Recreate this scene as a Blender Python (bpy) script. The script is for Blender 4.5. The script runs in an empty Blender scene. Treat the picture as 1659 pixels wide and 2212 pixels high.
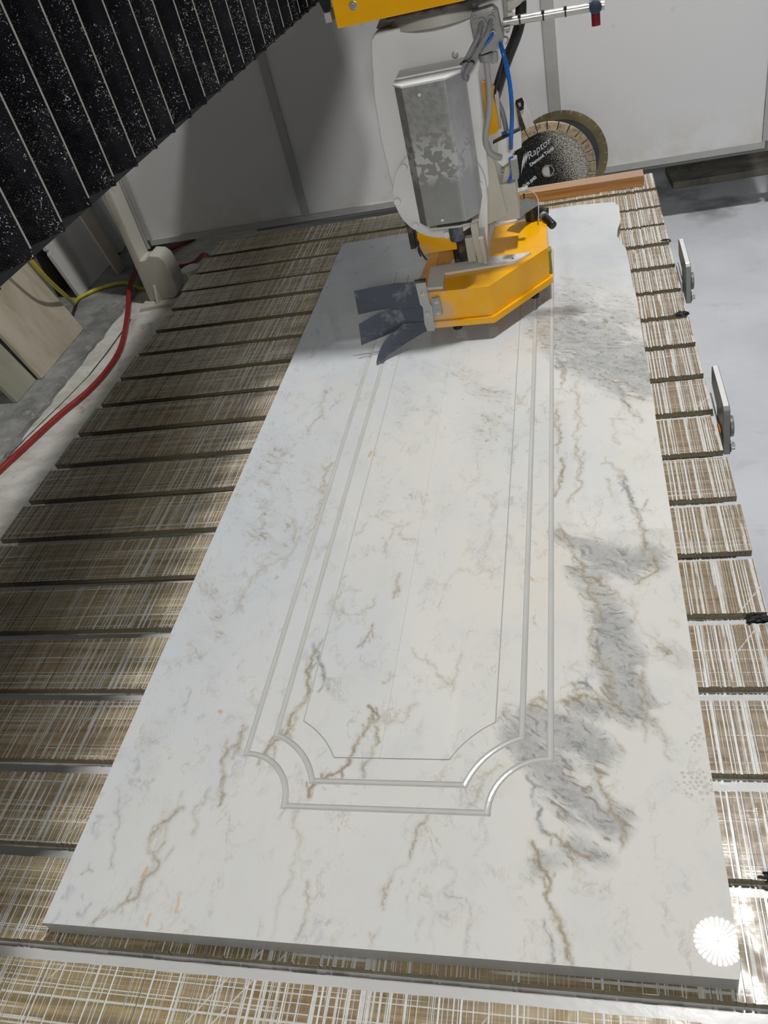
import bpy, bmesh, math, random
import numpy as np
from mathutils import Vector, Matrix
from mathutils.geometry import delaunay_2d_cdt, tessellate_polygon

S = bpy.context.scene
COL = S.collection
PI = math.pi
rnd = random.Random(7)

# ------------------------------------------------------------------ camera, world, lights, exposure
cam_d = bpy.data.cameras.new('camera')
cam = bpy.data.objects.new('camera', cam_d)
COL.objects.link(cam)
S.camera = cam
cam_d.sensor_fit = 'HORIZONTAL'
cam_d.sensor_width = 36.0
cam_d.lens = 1758.0 * 36.0 / 1659.0
cam_d.clip_start = 0.02
cam_d.clip_end = 60
_r = Vector((0.96511366, 0.15195932, -0.21322285))
_d = Vector((-0.0588071, -0.66774294, -0.74206542))
_f = Vector((-0.25514181, 0.72871649, -0.63551155))
cam.matrix_world = Matrix(((_r.x, -_d.x, -_f.x, 0.86268781), (_r.y, -_d.y, -_f.y, -0.41005136),
                           (_r.z, -_d.z, -_f.z, 1.15172267), (0, 0, 0, 1)))

world = bpy.data.worlds.new('world')
S.world = world
world.use_nodes = True
bg = world.node_tree.nodes['Background']
bg.inputs['Color'].default_value = (0.88, 0.94, 1.0, 1)
bg.inputs['Strength'].default_value = 0.068

S.view_settings.view_transform = 'Standard'
S.view_settings.look = 'None'
S.view_settings.gamma = 1.0
S.view_settings.use_curve_mapping = False
S.view_settings.exposure = 0.0
LAMP = (1.433, 1.857, 4.6)          # the high-bay lamp that the polished slab mirrors


def lamp_light(name, loc, power, radius, color=(1.0, 0.985, 0.955), pattern=False):
    ld = bpy.data.lights.new(name, 'AREA')
    ld.shape = 'DISK'
    ld.size = radius * 2
    ld.energy = power
    ld.color = color
    lo = bpy.data.objects.new(name, ld)
    COL.objects.link(lo)
    lo.location = loc
    if pattern:                      # rows of diodes radiating from the middle of the lamp
        ld.use_nodes = True
        nt = ld.node_tree
        em = nt.nodes['Emission']
        ge = nt.nodes.new('ShaderNodeNewGeometry')
        sep = nt.nodes.new('ShaderNodeSeparateXYZ')
        nt.links.new(ge.outputs['Position'], sep.inputs[0])

        def mth(op, a, b=None, c=None):
            n = nt.nodes.new('ShaderNodeMath')
            n.operation = op
            for i, v in enumerate((a, b, c)):
                if v is None:
                    continue
                if isinstance(v, (int, float)):
                    n.inputs[i].default_value = v
                else:
                    nt.links.new(v, n.inputs[i])
            return n.outputs[0]
        x = mth('MULTIPLY', mth('SUBTRACT', sep.outputs[0], loc[0]), 0.5 / radius)
        y = mth('MULTIPLY', mth('SUBTRACT', sep.outputs[1], loc[1]), 0.5 / radius)
        ang = mth('ARCTAN2', y, x)
        rr = mth('SQRT', mth('ADD', mth('MULTIPLY', x, x), mth('MULTIPLY', y, y)))
        ray = mth('SINE', mth('MULTIPLY', ang, 26.0))
        ring = mth('SINE', mth('MULTIPLY', rr, 100.0))
        m = mth('GREATER_THAN', mth('ADD', ray, mth('MULTIPLY', ring, 0.3)), 0.05)
        m = mth('MULTIPLY', m, mth('GREATER_THAN', rr, 0.04))
        m = mth('MAXIMUM', m, 0.003)
        nt.links.new(mth('MULTIPLY', m, 2.1), em.inputs['Strength'])
    return lo


KEY = lamp_light('high_bay_light', (LAMP[0], LAMP[1], LAMP[2]), 150, 0.145, pattern=True)
FRONT = lamp_light('front_bay_light', (1.6, -5.0, 3.2), 145, 0.30)
FRONT.rotation_euler = Vector((-1.0, 6.4, -3.0)).to_track_quat('-Z', 'Y').to_euler()


# ------------------------------------------------------------------ node helper
class NT:
    def __init__(self, name, rough=0.5, metal=0.0, color=(0.5, 0.5, 0.5), spec=0.5):
        self.m = bpy.data.materials.new(name)
        self.m.use_nodes = True
        self.t = self.m.node_tree
        self.b = self.t.nodes['Principled BSDF']
        self.b.inputs['Roughness'].default_value = rough
        self.b.inputs['Metallic'].default_value = metal
        self.b.inputs['Specular IOR Level'].default_value = spec
        self.b.inputs['Base Color'].default_value = (*color, 1)
        self._c = None

    def put(self, v, sock):
        if isinstance(v, (int, float)):
            if sock.type == 'RGBA':
                sock.default_value = (v, v, v, 1)
            elif sock.type == 'VECTOR':
                sock.default_value = (v, v, v)
            else:
                sock.default_value = v
        elif isinstance(v, tuple):
            sock.default_value = (*v, 1) if sock.type == 'RGBA' and len(v) == 3 else v
        else:
            self.t.links.new(v, sock)

    def obj(self):
        if self._c is None:
            self._c = self.t.nodes.new('ShaderNodeTexCoord')
        return self._c.outputs['Object']

    def pos(self):
        return self.t.nodes.new('ShaderNodeNewGeometry').outputs['Position']

    def rand(self):
        return self.t.nodes.new('ShaderNodeObjectInfo').outputs['Random']

    def attr(self, name):
        n = self.t.nodes.new('ShaderNodeAttribute')
        n.attribute_name = name
        return n

    def sep(self, v):
        n = self.t.nodes.new('ShaderNodeSeparateXYZ')
        self.put(v, n.inputs[0])
        return n.outputs

    def comb(self, x, y, z):
        n = self.t.nodes.new('ShaderNodeCombineXYZ')
        for i, v in enumerate((x, y, z)):
            self.put(v, n.inputs[i])
        return n.outputs[0]

    def mul(self, v, s):
        n = self.t.nodes.new('ShaderNodeVectorMath')
        n.operation = 'MULTIPLY'
        self.put(v, n.inputs[0])
        self.put(s, n.inputs[1])
        return n.outputs[0]

    def vadd(self, v, s):
        n = self.t.nodes.new('ShaderNodeVectorMath')
        n.operation = 'ADD'
        self.put(v, n.inputs[0])
        self.put(s, n.inputs[1])
        return n.outputs[0]

    def mth(self, op, a, b=None, c=None, clamp=False):
        n = self.t.nodes.new('ShaderNodeMath')
        n.operation = op
        n.use_clamp = clamp
        for i, v in enumerate((a, b, c)):
            if v is not None:
                self.put(v, n.inputs[i])
        return n.outputs[0]

    def noise(self, vec, scale, detail=3, rough=0.5, w=None, dist=0.0, out='Fac'):
        n = self.t.nodes.new('ShaderNodeTexNoise')
        if w is not None:
            n.noise_dimensions = '1D'
            self.put(w, n.inputs['W'])
        else:
            self.put(vec, n.inputs['Vector'])
        n.inputs['Scale'].default_value = scale
        n.inputs['Detail'].default_value = detail
        n.inputs['Roughness'].default_value = rough
        n.inputs['Distortion'].default_value = dist
        return n.outputs[out]

    def voro(self, vec, scale, feature='F1', out='Distance', w=None, rnd_=1.0):
        n = self.t.nodes.new('ShaderNodeTexVoronoi')
        n.feature = feature
        if w is not None:
            n.voronoi_dimensions = '1D'
            self.put(w, n.inputs['W'])
        else:
            self.put(vec, n.inputs['Vector'])
        n.inputs['Scale'].default_value = scale
        n.inputs['Randomness'].default_value = rnd_
        return n.outputs[out]

    def step(self, v, lo, hi):
        n = self.t.nodes.new('ShaderNodeMapRange')
        n.interpolation_type = 'SMOOTHSTEP'
        self.put(v, n.inputs['Value'])
        n.inputs['From Min'].default_value = lo
        n.inputs['From Max'].default_value = hi
        return n.outputs[0]

    def lin(self, v, lo, hi, a, b):
        n = self.t.nodes.new('ShaderNodeMapRange')
        self.put(v, n.inputs['Value'])
        for k, x in zip(('From Min', 'From Max', 'To Min', 'To Max'), (lo, hi, a, b)):
            n.inputs[k].default_value = x
        return n.outputs[0]

    def mix(self, f, a, b):
        n = self.t.nodes.new('ShaderNodeMix')
        n.data_type = 'RGBA'
        self.put(f, n.inputs['Factor'])
        self.put(a, n.inputs['A'] if False else n.inputs[6])
        self.put(b, n.inputs[7])
        return n.outputs[2]

    def col(self, v):
        self.put(v, self.b.inputs['Base Color'])

    def rough(self, v):
        self.put(v, self.b.inputs['Roughness'])

    def bump(self, h, dist=0.001, strength=1.0):
        n = self.t.nodes.new('ShaderNodeBump')
        n.inputs['Distance'].default_value = dist
        n.inputs['Strength'].default_value = strength
        self.put(h, n.inputs['Height'])
        self.t.links.new(n.outputs[0], self.b.inputs['Normal'])


def simple(name, color, rough=0.5, metal=0.0, var=0.12, scale=18.0, spec=0.5, dirt=None, dirt_amt=0.0, dscale=7.0, bump=0.0):
    n = NT(name, rough, metal, color, spec)
    f = n.noise(n.obj(), scale, 4, 0.6)
    dark = tuple(c * (1 - var) for c in color)
    lite = tuple(min(1, c * (1 + var)) for c in color)
    c = n.mix(f, dark, lite)
    if dirt:
        g = n.step(n.noise(n.vadd(n.obj(), (3.1, 1.7, 0.3)), dscale, 6, 0.62), 0.62 - dirt_amt * 0.35, 0.78 - dirt_amt * 0.3)
        c = n.mix(g, c, dirt)
    n.col(c)
    n.rough(n.lin(f, 0.3, 0.7, max(0.02, rough - 0.08), rough + 0.1))
    if bump:
        n.bump(f, bump, 0.6)
    return n.m


# ------------------------------------------------------------------ materials
def mat_marble():
    n = NT('veined_marble', 0.02, 0, (0.8, 0.8, 0.78), 0.5)
    p = n.pos()
    a = n.attr('veins')
    s = n.sep(a.outputs['Vector'])

    def warped(src, sc, amt, det=3):
        return n.vadd(src, n.mul(n.vadd(n.noise(p, sc, det, 0.6, out='Color'), (-0.5, -0.5, -0.5)), amt))

    def ridge(vec, sc, det=4, rough=0.6):
        return n.mth('ABSOLUTE', n.mth('SUBTRACT', n.noise(vec, sc, det, rough), 0.5))
    pw = warped(p, 9, 0.09)
    pf = warped(n.mul(pw, (1.0, 0.62, 1.0)), 38, 0.035)
    fine = n.noise(n.mul(p, (1.0, 0.75, 1.0)), 120, 5, 0.75)
    mid = n.noise(n.mul(pw, (1.0, 0.7, 1.0)), 24, 5, 0.7)
    mid2 = n.noise(n.vadd(n.mul(pw, (1.0, 0.6, 1.0)), (7.3, 1.1, 0)), 13, 5, 0.65)
    sq = n.mth('MAXIMUM', n.step(ridge(pf, 46, 4), 0.050, 0.008), n.mth('MULTIPLY', n.step(ridge(n.vadd(pf, (3, 5, 0)), 95, 3), 0.045, 0.01), 0.8))
    # base: cool white drifting to warm white
    big = n.noise(n.mul(p, (1.0, 0.55, 1.0)), 2.6, 4, 0.55)
    px, py, pz = n.sep(p)
    cool = n.mth('ADD', n.mth('MULTIPLY', n.mth('SUBTRACT', big, 0.5), 1.6), n.mth('ADD', n.mth('MULTIPLY', px, -0.75), n.mth('ADD', n.mth('MULTIPLY', py, 0.16), n.mth('MULTIPLY', n.step(py, 1.4, 2.1), 0.55))))
    base = n.mix(n.step(cool, -0.55, 0.25), (0.775, 0.765, 0.73), (0.655, 0.69, 0.725))
    base = n.mix(n.mth('MULTIPLY', n.step(mid2, 0.48, 0.78), 0.30), base, (0.53, 0.565, 0.60))
    base = n.mix(n.mth('MULTIPLY', n.step(n.noise(n.vadd(pw, (2, 9, 0)), 6, 4, 0.6), 0.52, 0.72), 0.30), base, (0.74, 0.70, 0.60))
    base = n.mix(n.mth('MULTIPLY', n.mth('MULTIPLY', n.step(py, 1.35, 1.8), n.step(n.noise(n.mul(pw, (1.0, 0.6, 1.0)), 4.5, 4, 0.55), 0.36, 0.66)), 0.55), base, (0.52, 0.545, 0.59))
    # small scattered flecks and faint wisps
    fl = n.noise(n.mul(pw, (1.0, 0.6, 1.0)), 46, 3, 0.55)
    area = n.mth('MULTIPLY', n.step(n.noise(p, 3.1, 3), 0.44, 0.60), n.step(py, 2.1, 1.7))
    base = n.mix(n.mth('MULTIPLY', n.mth('MULTIPLY', n.step(fl, 0.67, 0.78), area), 0.55), base, (0.36, 0.38, 0.41))
    rg = ridge(n.mul(pw, (1.0, 0.5, 1.0)), 4.6, 7, 0.68)
    wis = n.mth('MULTIPLY', n.mth('MULTIPLY', n.step(rg, 0.020, 0.0), n.step(mid, 0.45, 0.66)), n.step(py, 2.1, 1.6))
    base = n.mix(n.mth('MULTIPLY', wis, 0.42), base, (0.46, 0.40, 0.29))
    rg2 = ridge(n.vadd(n.mul(pw, (1.0, 0.42, 1.0)), (11, 4, 0)), 7.5, 6, 0.66)
    wis2 = n.mth('MULTIPLY', n.step(rg2, 0.016, 0.0), n.step(mid2, 0.50, 0.68))
    base = n.mix(n.mth('MULTIPLY', wis2, 0.40), base, (0.42, 0.43, 0.44))
    lf = n.step(px, 0.42, 0.20)
    fl2 = n.noise(n.vadd(n.mul(pw, (1.0, 0.5, 1.0)), (3, 8, 0)), 30, 3, 0.6)
    base = n.mix(n.mth('MULTIPLY', n.mth('MULTIPLY', n.step(fl2, 0.60, 0.74), lf), 0.6), base, (0.40, 0.42, 0.475))
    # grey beds: soft fill, short dark streaks along the bedding, thin brownish rims
    x, y, z = n.sep(warped(p, 7, 0.10))
    u = n.mth('ADD', n.mth('MULTIPLY', x, 0.80), n.mth('MULTIPLY', y, -0.60))
    v = n.mth('ADD', n.mth('MULTIPLY', x, 0.60), n.mth('MULTIPLY', y, 0.80))
    bed = n.comb(n.mth('MULTIPLY', u, 0.36), v, 0.0)
    st = n.noise(bed, 100, 4, 0.65)
    stm = n.noise(bed, 30, 4, 0.6)
    gr = n.mth('ADD', s[2], n.mth('MULTIPLY', n.mth('ADD', n.mth('MULTIPLY', n.mth('SUBTRACT', stm, 0.5), 2.0), n.mth('MULTIPLY', n.mth('SUBTRACT', mid, 0.5), 0.5)), n.step(s[2], 0.0, 0.5)))
    gr = n.mth('MULTIPLY', gr, n.step(s[2], 0.0, 0.15))
    gm = n.step(gr, 0.04, 0.62)
    base = n.mix(n.mth('MULTIPLY', gm, n.lin(fine, 0.35, 0.65, 0.92, 0.60)), base, n.mix(n.step(stm, 0.35, 0.65), (0.31, 0.32, 0.325), (0.47, 0.47, 0.46)))
    base = n.mix(n.mth('MULTIPLY', n.mth('MULTIPLY', n.step(st, 0.50, 0.66), n.mth('MULTIPLY', n.step(gm, 0.05, 0.7), n.step(s[2], 0.12, 0.45))), 0.62), base, (0.20, 0.205, 0.21))
    edge = n.mth('MULTIPLY', n.mth('MULTIPLY', gm, n.mth('SUBTRACT', 1.0, gm)), n.mth('MULTIPLY', n.step(st, 0.50, 0.62), n.step(mid, 0.4, 0.6)))
    base = n.mix(n.mth('MULTIPLY', edge, 3.2, clamp=True), base, (0.34, 0.285, 0.19))
    # traced veins: faint stain around a thin broken line
    frag = n.step(n.noise(pf, 22, 4, 0.65), 0.36, 0.56)
    halo = n.step(n.mth('ADD', s[0], n.mth('MULTIPLY', n.mth('SUBTRACT', mid, 0.5), 0.9)), 0.05, 1.0)
    base = n.mix(n.mth('MULTIPLY', n.mth('MULTIPLY', halo, n.mth('ADD', 0.45, n.mth('MULTIPLY', sq, 0.55))), 0.72), base, (0.42, 0.36, 0.25))
    core = n.step(n.mth('ADD', s[0], n.mth('MULTIPLY', n.mth('SUBTRACT', fine, 0.5), 1.3)), 0.45, 1.0)
    base = n.mix(n.mth('MULTIPLY', n.mth('MULTIPLY', core, frag), 0.72), base, n.mix(n.step(fine, 0.4, 0.6), (0.17, 0.14, 0.09), (0.36, 0.29, 0.175)))
    ghalo = n.step(n.mth('ADD', s[1], n.mth('MULTIPLY', n.mth('SUBTRACT', mid, 0.5), 0.9)), 0.05, 1.0)
    base = n.mix(n.mth('MULTIPLY', ghalo, 0.40), base, (0.42, 0.435, 0.45))
    gv = n.step(n.mth('ADD', s[1], n.mth('MULTIPLY', n.mth('SUBTRACT', fine, 0.5), 1.0)), 0.40, 0.85)
    base = n.mix(n.mth('MULTIPLY', n.mth('MULTIPLY', gv, frag), 0.68), base, (0.20, 0.21, 0.22))
    jag = n.mth('MULTIPLY', n.mth('SUBTRACT', fine, 0.5), 0.8)
    al = n.step(n.mth('ADD', a.outputs['Alpha'], n.mth('MULTIPLY', jag, 0.5)), 0.4, 0.9)
    base = n.mix(n.mth('MULTIPLY', al, 0.75), base, (0.66, 0.44, 0.17))
    n.col(base)
    n.rough(0.006)
    w = n.noise(p, 3.2, 2, 0.4)
    n.bump(w, 0.001, 0.12)
    return n.m


def mat_marble_cut():
    n = NT('sawn_marble_groove', 0.14, 0, (0.6, 0.6, 0.58))
    f = n.noise(n.mul(n.pos(), (1, 0.3, 1)), 30, 4, 0.6)
    n.col(n.mix(f, (0.50, 0.50, 0.485), (0.63, 0.63, 0.61)))
    return n.m


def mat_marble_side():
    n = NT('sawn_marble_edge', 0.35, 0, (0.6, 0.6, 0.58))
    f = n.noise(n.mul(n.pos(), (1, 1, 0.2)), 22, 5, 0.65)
    n.col(n.mix(f, (0.22, 0.22, 0.21), (0.34, 0.335, 0.32)))  # dull sawn edge, colour also darkened to keep it shaded under the front lamp
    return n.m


def mat_slat():
    """Wet softwood scored by saw kerfs that filled with white slurry."""
    n = NT('scored_wet_wood', 0.4, 0, (0.3, 0.2, 0.1))
    p = n.pos()
    x, y, z = n.sep(p)
    o = n.rand()
    off = n.mth('MULTIPLY', o, 37.0)
    gv = n.comb(n.mth('ADD', n.mth('MULTIPLY', x, 2.0), off), n.mth('MULTIPLY', y, 42.0), n.mth('MULTIPLY', z, 42.0))
    g = n.noise(gv, 1.6, 5, 0.62, dist=0.6)
    wood = n.mix(n.step(g, 0.32, 0.66), (0.205, 0.155, 0.078), (0.45, 0.35, 0.19))
    tint = n.noise(n.comb(n.mth('ADD', x, off), n.mth('MULTIPLY', y, 3.0), 0.0), 3.2, 3, 0.6)
    wood = n.mix(n.mth('MULTIPLY', n.step(tint, 0.5, 0.7), 0.35), wood, (0.30, 0.17, 0.11))
    wood = n.mix(n.mth('MULTIPLY', n.step(tint, 0.5, 0.32), 0.45), wood, (0.33, 0.27, 0.14))
    wood = n.mix(n.mth('MULTIPLY', n.step(x, 0.95, 1.02), 0.45), wood, (0.20, 0.125, 0.085))
    # dusty film
    film = n.noise(n.comb(n.mth('ADD', x, off), n.mth('MULTIPLY', y, 2.2), 0.0), 7.5, 5, 0.65)
    wood = n.mix(n.mth('MULTIPLY', n.step(film, 0.45, 0.72), 0.32), wood, (0.40, 0.35, 0.29))
    # dark fine hatching
    dx = n.voro(None, 1.0, w=n.mth('MULTIPLY', n.mth('ADD', x, n.mth('MULTIPLY', y, 0.004)), 210.0))
    dk = n.mth('MULTIPLY', n.step(dx, 0.16, 0.06), n.step(n.noise(p, 16, 3), 0.45, 0.6))
    wood = n.mix(n.mth('MULTIPLY', dk, 0.30), wood, (0.09, 0.065, 0.05))
    white = (0.76, 0.76, 0.735)
    ws = 0.0
    # density is high on the right of the slab, in bands on the left
    band = n.noise(None, 3.4, 2, 0.5, w=n.mth('ADD', x, 4.1))
    dens = n.mth('MAXIMUM', n.step(x, 0.98, 1.02), n.mth('ADD', 0.25, n.mth('MULTIPLY', n.step(band, 0.42, 0.62), 0.75)))
    for sc, wd, tl in ((66.0, 0.22, 0.006), (31.0, 0.11, -0.012), (120.0, 0.19, 0.0)):
        w = n.mth('MULTIPLY', n.mth('ADD', x, n.mth('MULTIPLY', y, tl)), sc)
        d = n.voro(None, 1.0, w=w)
        cc = n.sep(n.voro(None, 1.0, out='Color', w=w))[0]
        thr = n.mth('MULTIPLY', n.mth('MULTIPLY', cc, wd), dens)
        brk = n.step(n.noise(n.comb(n.mth('MULTIPLY', w, 0.7), n.mth('ADD', n.mth('MULTIPLY', y, 6.0), off), 0.0), 1.0, 3, 0.6), 0.40, 0.50)
        ln = n.mth('MULTIPLY', n.mth('LESS_THAN', d, thr), brk)
        ws = ln if isinstance(ws, float) else n.mth('MAXIMUM', ws, n.mth('MULTIPLY', ln, 0.9))
    # kerfs running along the boards
    for sc, wd in ((62.0, 0.13), (105.0, 0.13)):
        w = n.mth('ADD', n.mth('MULTIPLY', n.mth('ADD', y, n.mth('MULTIPLY', x, 0.004)), sc), off)
        d = n.voro(None, 1.0, w=w)
        cc = n.sep(n.voro(None, 1.0, out='Color', w=w))
        brk = n.step(n.noise(n.comb(n.mth('MULTIPLY', x, 2.6), n.mth('MULTIPLY', cc[1], 40.0), off), 1.0, 2, 0.5), 0.47, 0.53)
        ln = n.mth('MULTIPLY', n.mth('LESS_THAN', d, n.mth('MULTIPLY', n.mth('MULTIPLY', cc[0], wd), n.lin(x, 0.97, 1.03, 1.0, 0.5))), brk)
        ws = n.mth('MAXIMUM', ws, n.mth('MULTIPLY', ln, 0.85))
    # a few slanted cuts
    w = n.mth('ADD', n.mth('MULTIPLY', n.mth('ADD', n.mth('MULTIPLY', x, 0.8), n.mth('MULTIPLY', y, -0.6)), 6.5), off)
    ln = n.mth('MULTIPLY', n.mth('LESS_THAN', n.voro(None, 1.0, w=w), 0.008), n.step(n.noise(n.vadd(p, (4, 4, 0)), 2.2, 1), 0.55, 0.58))
    ws = n.mth('MAXIMUM', ws, n.mth('MULTIPLY', ln, 0.8))
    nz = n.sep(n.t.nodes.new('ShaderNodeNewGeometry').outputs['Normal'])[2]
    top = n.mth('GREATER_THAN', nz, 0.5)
    grime = n.lin(n.noise(p, 90, 2), 0.3, 0.7, 0.75, 1.0)
    ws = n.mth('MULTIPLY', n.mth('MULTIPLY', ws, top), grime)
    c = n.mix(ws, wood, white)
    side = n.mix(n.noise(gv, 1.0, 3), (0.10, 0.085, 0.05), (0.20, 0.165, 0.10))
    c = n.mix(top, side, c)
    n.col(c)
    n.rough(n.lin(n.noise(p, 30, 3), 0.35, 0.65, 0.16, 0.5))
    n.bump(n.mth('ADD', n.mth('ADD', n.mth('MULTIPLY', ws, -0.5), n.mth('MULTIPLY', g, 0.35)), n.mth('MULTIPLY', n.noise(p, 160, 2), 0.10)), 0.0016, 0.6)
    return n.m


def mat_slurry():
    n = NT('white_slurry', 0.3, 0, (0.75, 0.76, 0.74))
    f = n.noise(n.pos(), 14, 5, 0.6)
    n.col(n.mix(f, (0.74, 0.75, 0.755), (0.86, 0.86, 0.845)))
    n.bump(n.noise(n.pos(), 45, 3, 0.5), 0.0015, 0.35)
    return n.m


def mat_floor():
    n = NT('slurry_coated_floor', 0.35, 0, (0.6, 0.6, 0.62))
    p = n.pos()
    x, y, z = n.sep(p)
    a = n.noise(p, 1.9, 5, 0.6)
    c = n.mix(n.step(a, 0.32, 0.68), (0.52, 0.535, 0.575), (0.62, 0.635, 0.675))
    b = n.noise(n.mul(p, (1, 1.6, 1)), 6, 5, 0.7)
    c = n.mix(n.mth('MULTIPLY', n.step(b, 0.60, 0.78), 0.35), c, (0.26, 0.28, 0.30))
    # left of the table the coating is creamier and scuffed
    lf = n.step(x, -0.55, -0.75)
    c2 = n.mix(n.step(b, 0.38, 0.6), (0.52, 0.505, 0.46), (0.68, 0.67, 0.63))
    sc = n.mth('MULTIPLY', n.step(n.noise(n.mul(p, (1, 0.7, 1)), 11, 5, 0.7), 0.58, 0.72), 0.75)
    c2 = n.mix(sc, c2, (0.26, 0.25, 0.235))
    c = n.mix(lf, c, c2)
    wet = n.mth('MULTIPLY', n.step(n.noise(n.vadd(p, (0.2, 0.1, 0)), 2.3, 4, 0.6), 0.54, 0.66), n.mth('MULTIPLY', n.step(y, 3.0, 3.2), n.step(x, 0.5, 1.0)))
    c = n.mix(n.mth('MULTIPLY', wet, 0.75), c, (0.16, 0.18, 0.19))  # only darkens the floor colour in patches, far right
    n.col(c)
    n.rough(n.lin(a, 0.3, 0.7, 0.22, 0.5))
    n.bump(b, 0.003, 0.3)
    return n.m


def mat_concrete():
    n = NT('rough_concrete', 0.8, 0, (0.2, 0.2, 0.2))
    p = n.pos()
    a = n.noise(p, 6, 8, 0.7)
    c = n.mix(n.step(a, 0.3, 0.7), (0.15, 0.155, 0.15), (0.33, 0.33, 0.32))
    d = n.noise(n.vadd(p, (5, 2, 1)), 18, 5, 0.7)
    c = n.mix(n.mth('MULTIPLY', n.step(d, 0.58, 0.68), 0.5), c, (0.48, 0.47, 0.44))
    n.col(c)
    n.bump(a, 0.01, 0.8)
    return n.m


def mat_panel():
    n = NT('white_wall_panel', 0.32, 0, (0.7, 0.7, 0.7))
    p = n.pos()
    f = n.noise(p, 3, 4, 0.55)
    c = n.mix(f, (0.68, 0.685, 0.70), (0.74, 0.74, 0.745))
    x, y, z = n.sep(p)
    low = n.mth('MULTIPLY', n.step(z, 0.10, -0.16), n.step(n.noise(p, 8, 5, 0.65), 0.42, 0.62))
    c = n.mix(n.mth('MULTIPLY', low, 0.5), c, (0.60, 0.55, 0.46))
    spot = n.mth('MULTIPLY', n.step(n.voro(p, 9), 0.10, 0.04), n.step(n.noise(p, 4, 2), 0.5, 0.6))
    c = n.mix(n.mth('MULTIPLY', spot, 0.25), c, (0.45, 0.42, 0.36))
    n.col(c)
    return n.m


def mat_bellows():
    n = NT('splashed_black_bellows', 0.33, 0, (0.01, 0.01, 0.012), 0.25)
    p = n.pos()
    weave = n.mth('MULTIPLY', n.mth('SINE', n.mth('MULTIPLY', n.sep(p)[1], 1500)), n.mth('SINE', n.mth('MULTIPLY', n.sep(p)[2], 1500)))
    c = n.mix(n.step(n.noise(p, 9, 4), 0.45, 0.7), (0.004, 0.004, 0.007), (0.012, 0.012, 0.015))
    w = n.vadd(p, n.mul(n.vadd(n.noise(p, 260, 2, out='Color'), (-0.5, -0.5, -0.5)), 0.012))
    s1 = n.voro(w, 400)
    sz = n.sep(n.voro(w, 400, out='Color'))[0]
    dens = n.step(n.noise(p, 13, 4, 0.6), 0.32, 0.60)
    sp = n.mth('LESS_THAN', s1, n.mth('MULTIPLY', n.mth('MULTIPLY', n.mth('POWER', sz, 1.7), 0.42), dens))
    s2 = n.voro(n.vadd(w, (1, 2, 3)), 170)
    sz2 = n.sep(n.voro(n.vadd(w, (1, 2, 3)), 170, out='Color'))[0]
    sp2 = n.mth('LESS_THAN', s2, n.mth('MULTIPLY', n.mth('POWER', sz2, 5.0), 0.22))
    sp = n.mth('MAXIMUM', sp, sp2)
    c = n.mix(n.mth('MULTIPLY', sp, 0.95), c, (0.75, 0.75, 0.72))
    n.col(c)
    n.rough(n.lin(n.noise(p, 12, 3), 0.3, 0.7, 0.28, 0.55))
    n.bump(n.mth('ADD', n.mth('ADD', n.mth('MULTIPLY', n.noise(p, 26, 3), 6.0), n.mth('MULTIPLY', weave, 0.12)), sp), 0.0012, 0.9)
    return n.m


def mat_yellow():
    n = NT('yellow_machine_paint', 0.28, 0, (0.8, 0.42, 0.01))
    p = n.pos()
    f = n.noise(p, 20, 4)
    c = n.mix(f, (0.92, 0.43, 0.001), (1.0, 0.50, 0.002))
    x, y, z = n.sep(p)
    dust = n.noise(n.vadd(p, (2.2, 0.6, 0)), 13, 5, 0.62)
    near = n.step(n.mth('ADD', x, n.mth('MULTIPLY', y, 0.6)), 1.62, 1.44)
    dm = n.mth('MULTIPLY', n.step(n.mth('ADD', dust, n.mth('MULTIPLY', n.mth('MULTIPLY', near, n.step(z, 0.6, 0.4)), 0.2)), 0.56, 0.76), n.mth('ADD', 0.12, n.mth('MULTIPLY', n.mth('MULTIPLY', near, n.step(z, 0.6, 0.4)), 0.88)))
    c = n.mix(n.mth('MULTIPLY', dm, 0.8), c, (0.62, 0.44, 0.32))
    sp = n.mth('MULTIPLY', n.step(n.voro(p, 30), 0.13, 0.06), n.step(n.noise(p, 9, 2), 0.52, 0.6))
    c = n.mix(n.mth('MULTIPLY', sp, 0.7), c, (0.70, 0.60, 0.45))
    n.col(c)
    n.rough(n.mth('ADD', 0.22, n.mth('MULTIPLY', dm, 0.4)))
    return n.m


def mat_cover():
    n = NT('stained_galvanised_sheet', 0.42, 0.55, (0.3, 0.3, 0.3))
    p = n.pos()
    x, y, z = n.sep(p)
    f = n.noise(p, 22, 5, 0.6)
    c = n.mix(f, (0.24, 0.24, 0.235), (0.34, 0.34, 0.33))
    pt = n.noise(p, 52, 4, 0.5, dist=0.5)
    band = n.mth('MULTIPLY', n.step(z, 0.43, 0.47), n.step(z, 0.60, 0.50))
    m = n.mth('MULTIPLY', n.step(n.mth('ADD', pt, n.mth('MULTIPLY', n.mth('ABSOLUTE', n.mth('SUBTRACT', x, 0.525)), 1.6)), 0.545, 0.56), band)
    c = n.mix(n.mth('MULTIPLY', m, 0.8), c, (0.62, 0.62, 0.60))
    up = n.mth('MULTIPLY', n.step(z, 0.5, 0.56), n.step(n.noise(p, 60, 4, 0.7), 0.4, 0.6))
    c = n.mix(n.mth('MULTIPLY', up, 0.3), c, (0.52, 0.52, 0.51))
    c = n.mix(n.mth('MULTIPLY', n.step(x, 0.565, 0.585), 0.45), c, (0.66, 0.66, 0.67))  # right bevel coloured lighter, as the face turned to the light
    sp = n.step(n.voro(p, 120), 0.14, 0.08)
    c = n.mix(n.mth('MULTIPLY', n.mth('MULTIPLY', sp, n.step(n.noise(p, 30, 2), 0.5, 0.6)), 0.6), c, (0.7, 0.7, 0.68))
    n.col(c)
    return n.m


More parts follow.
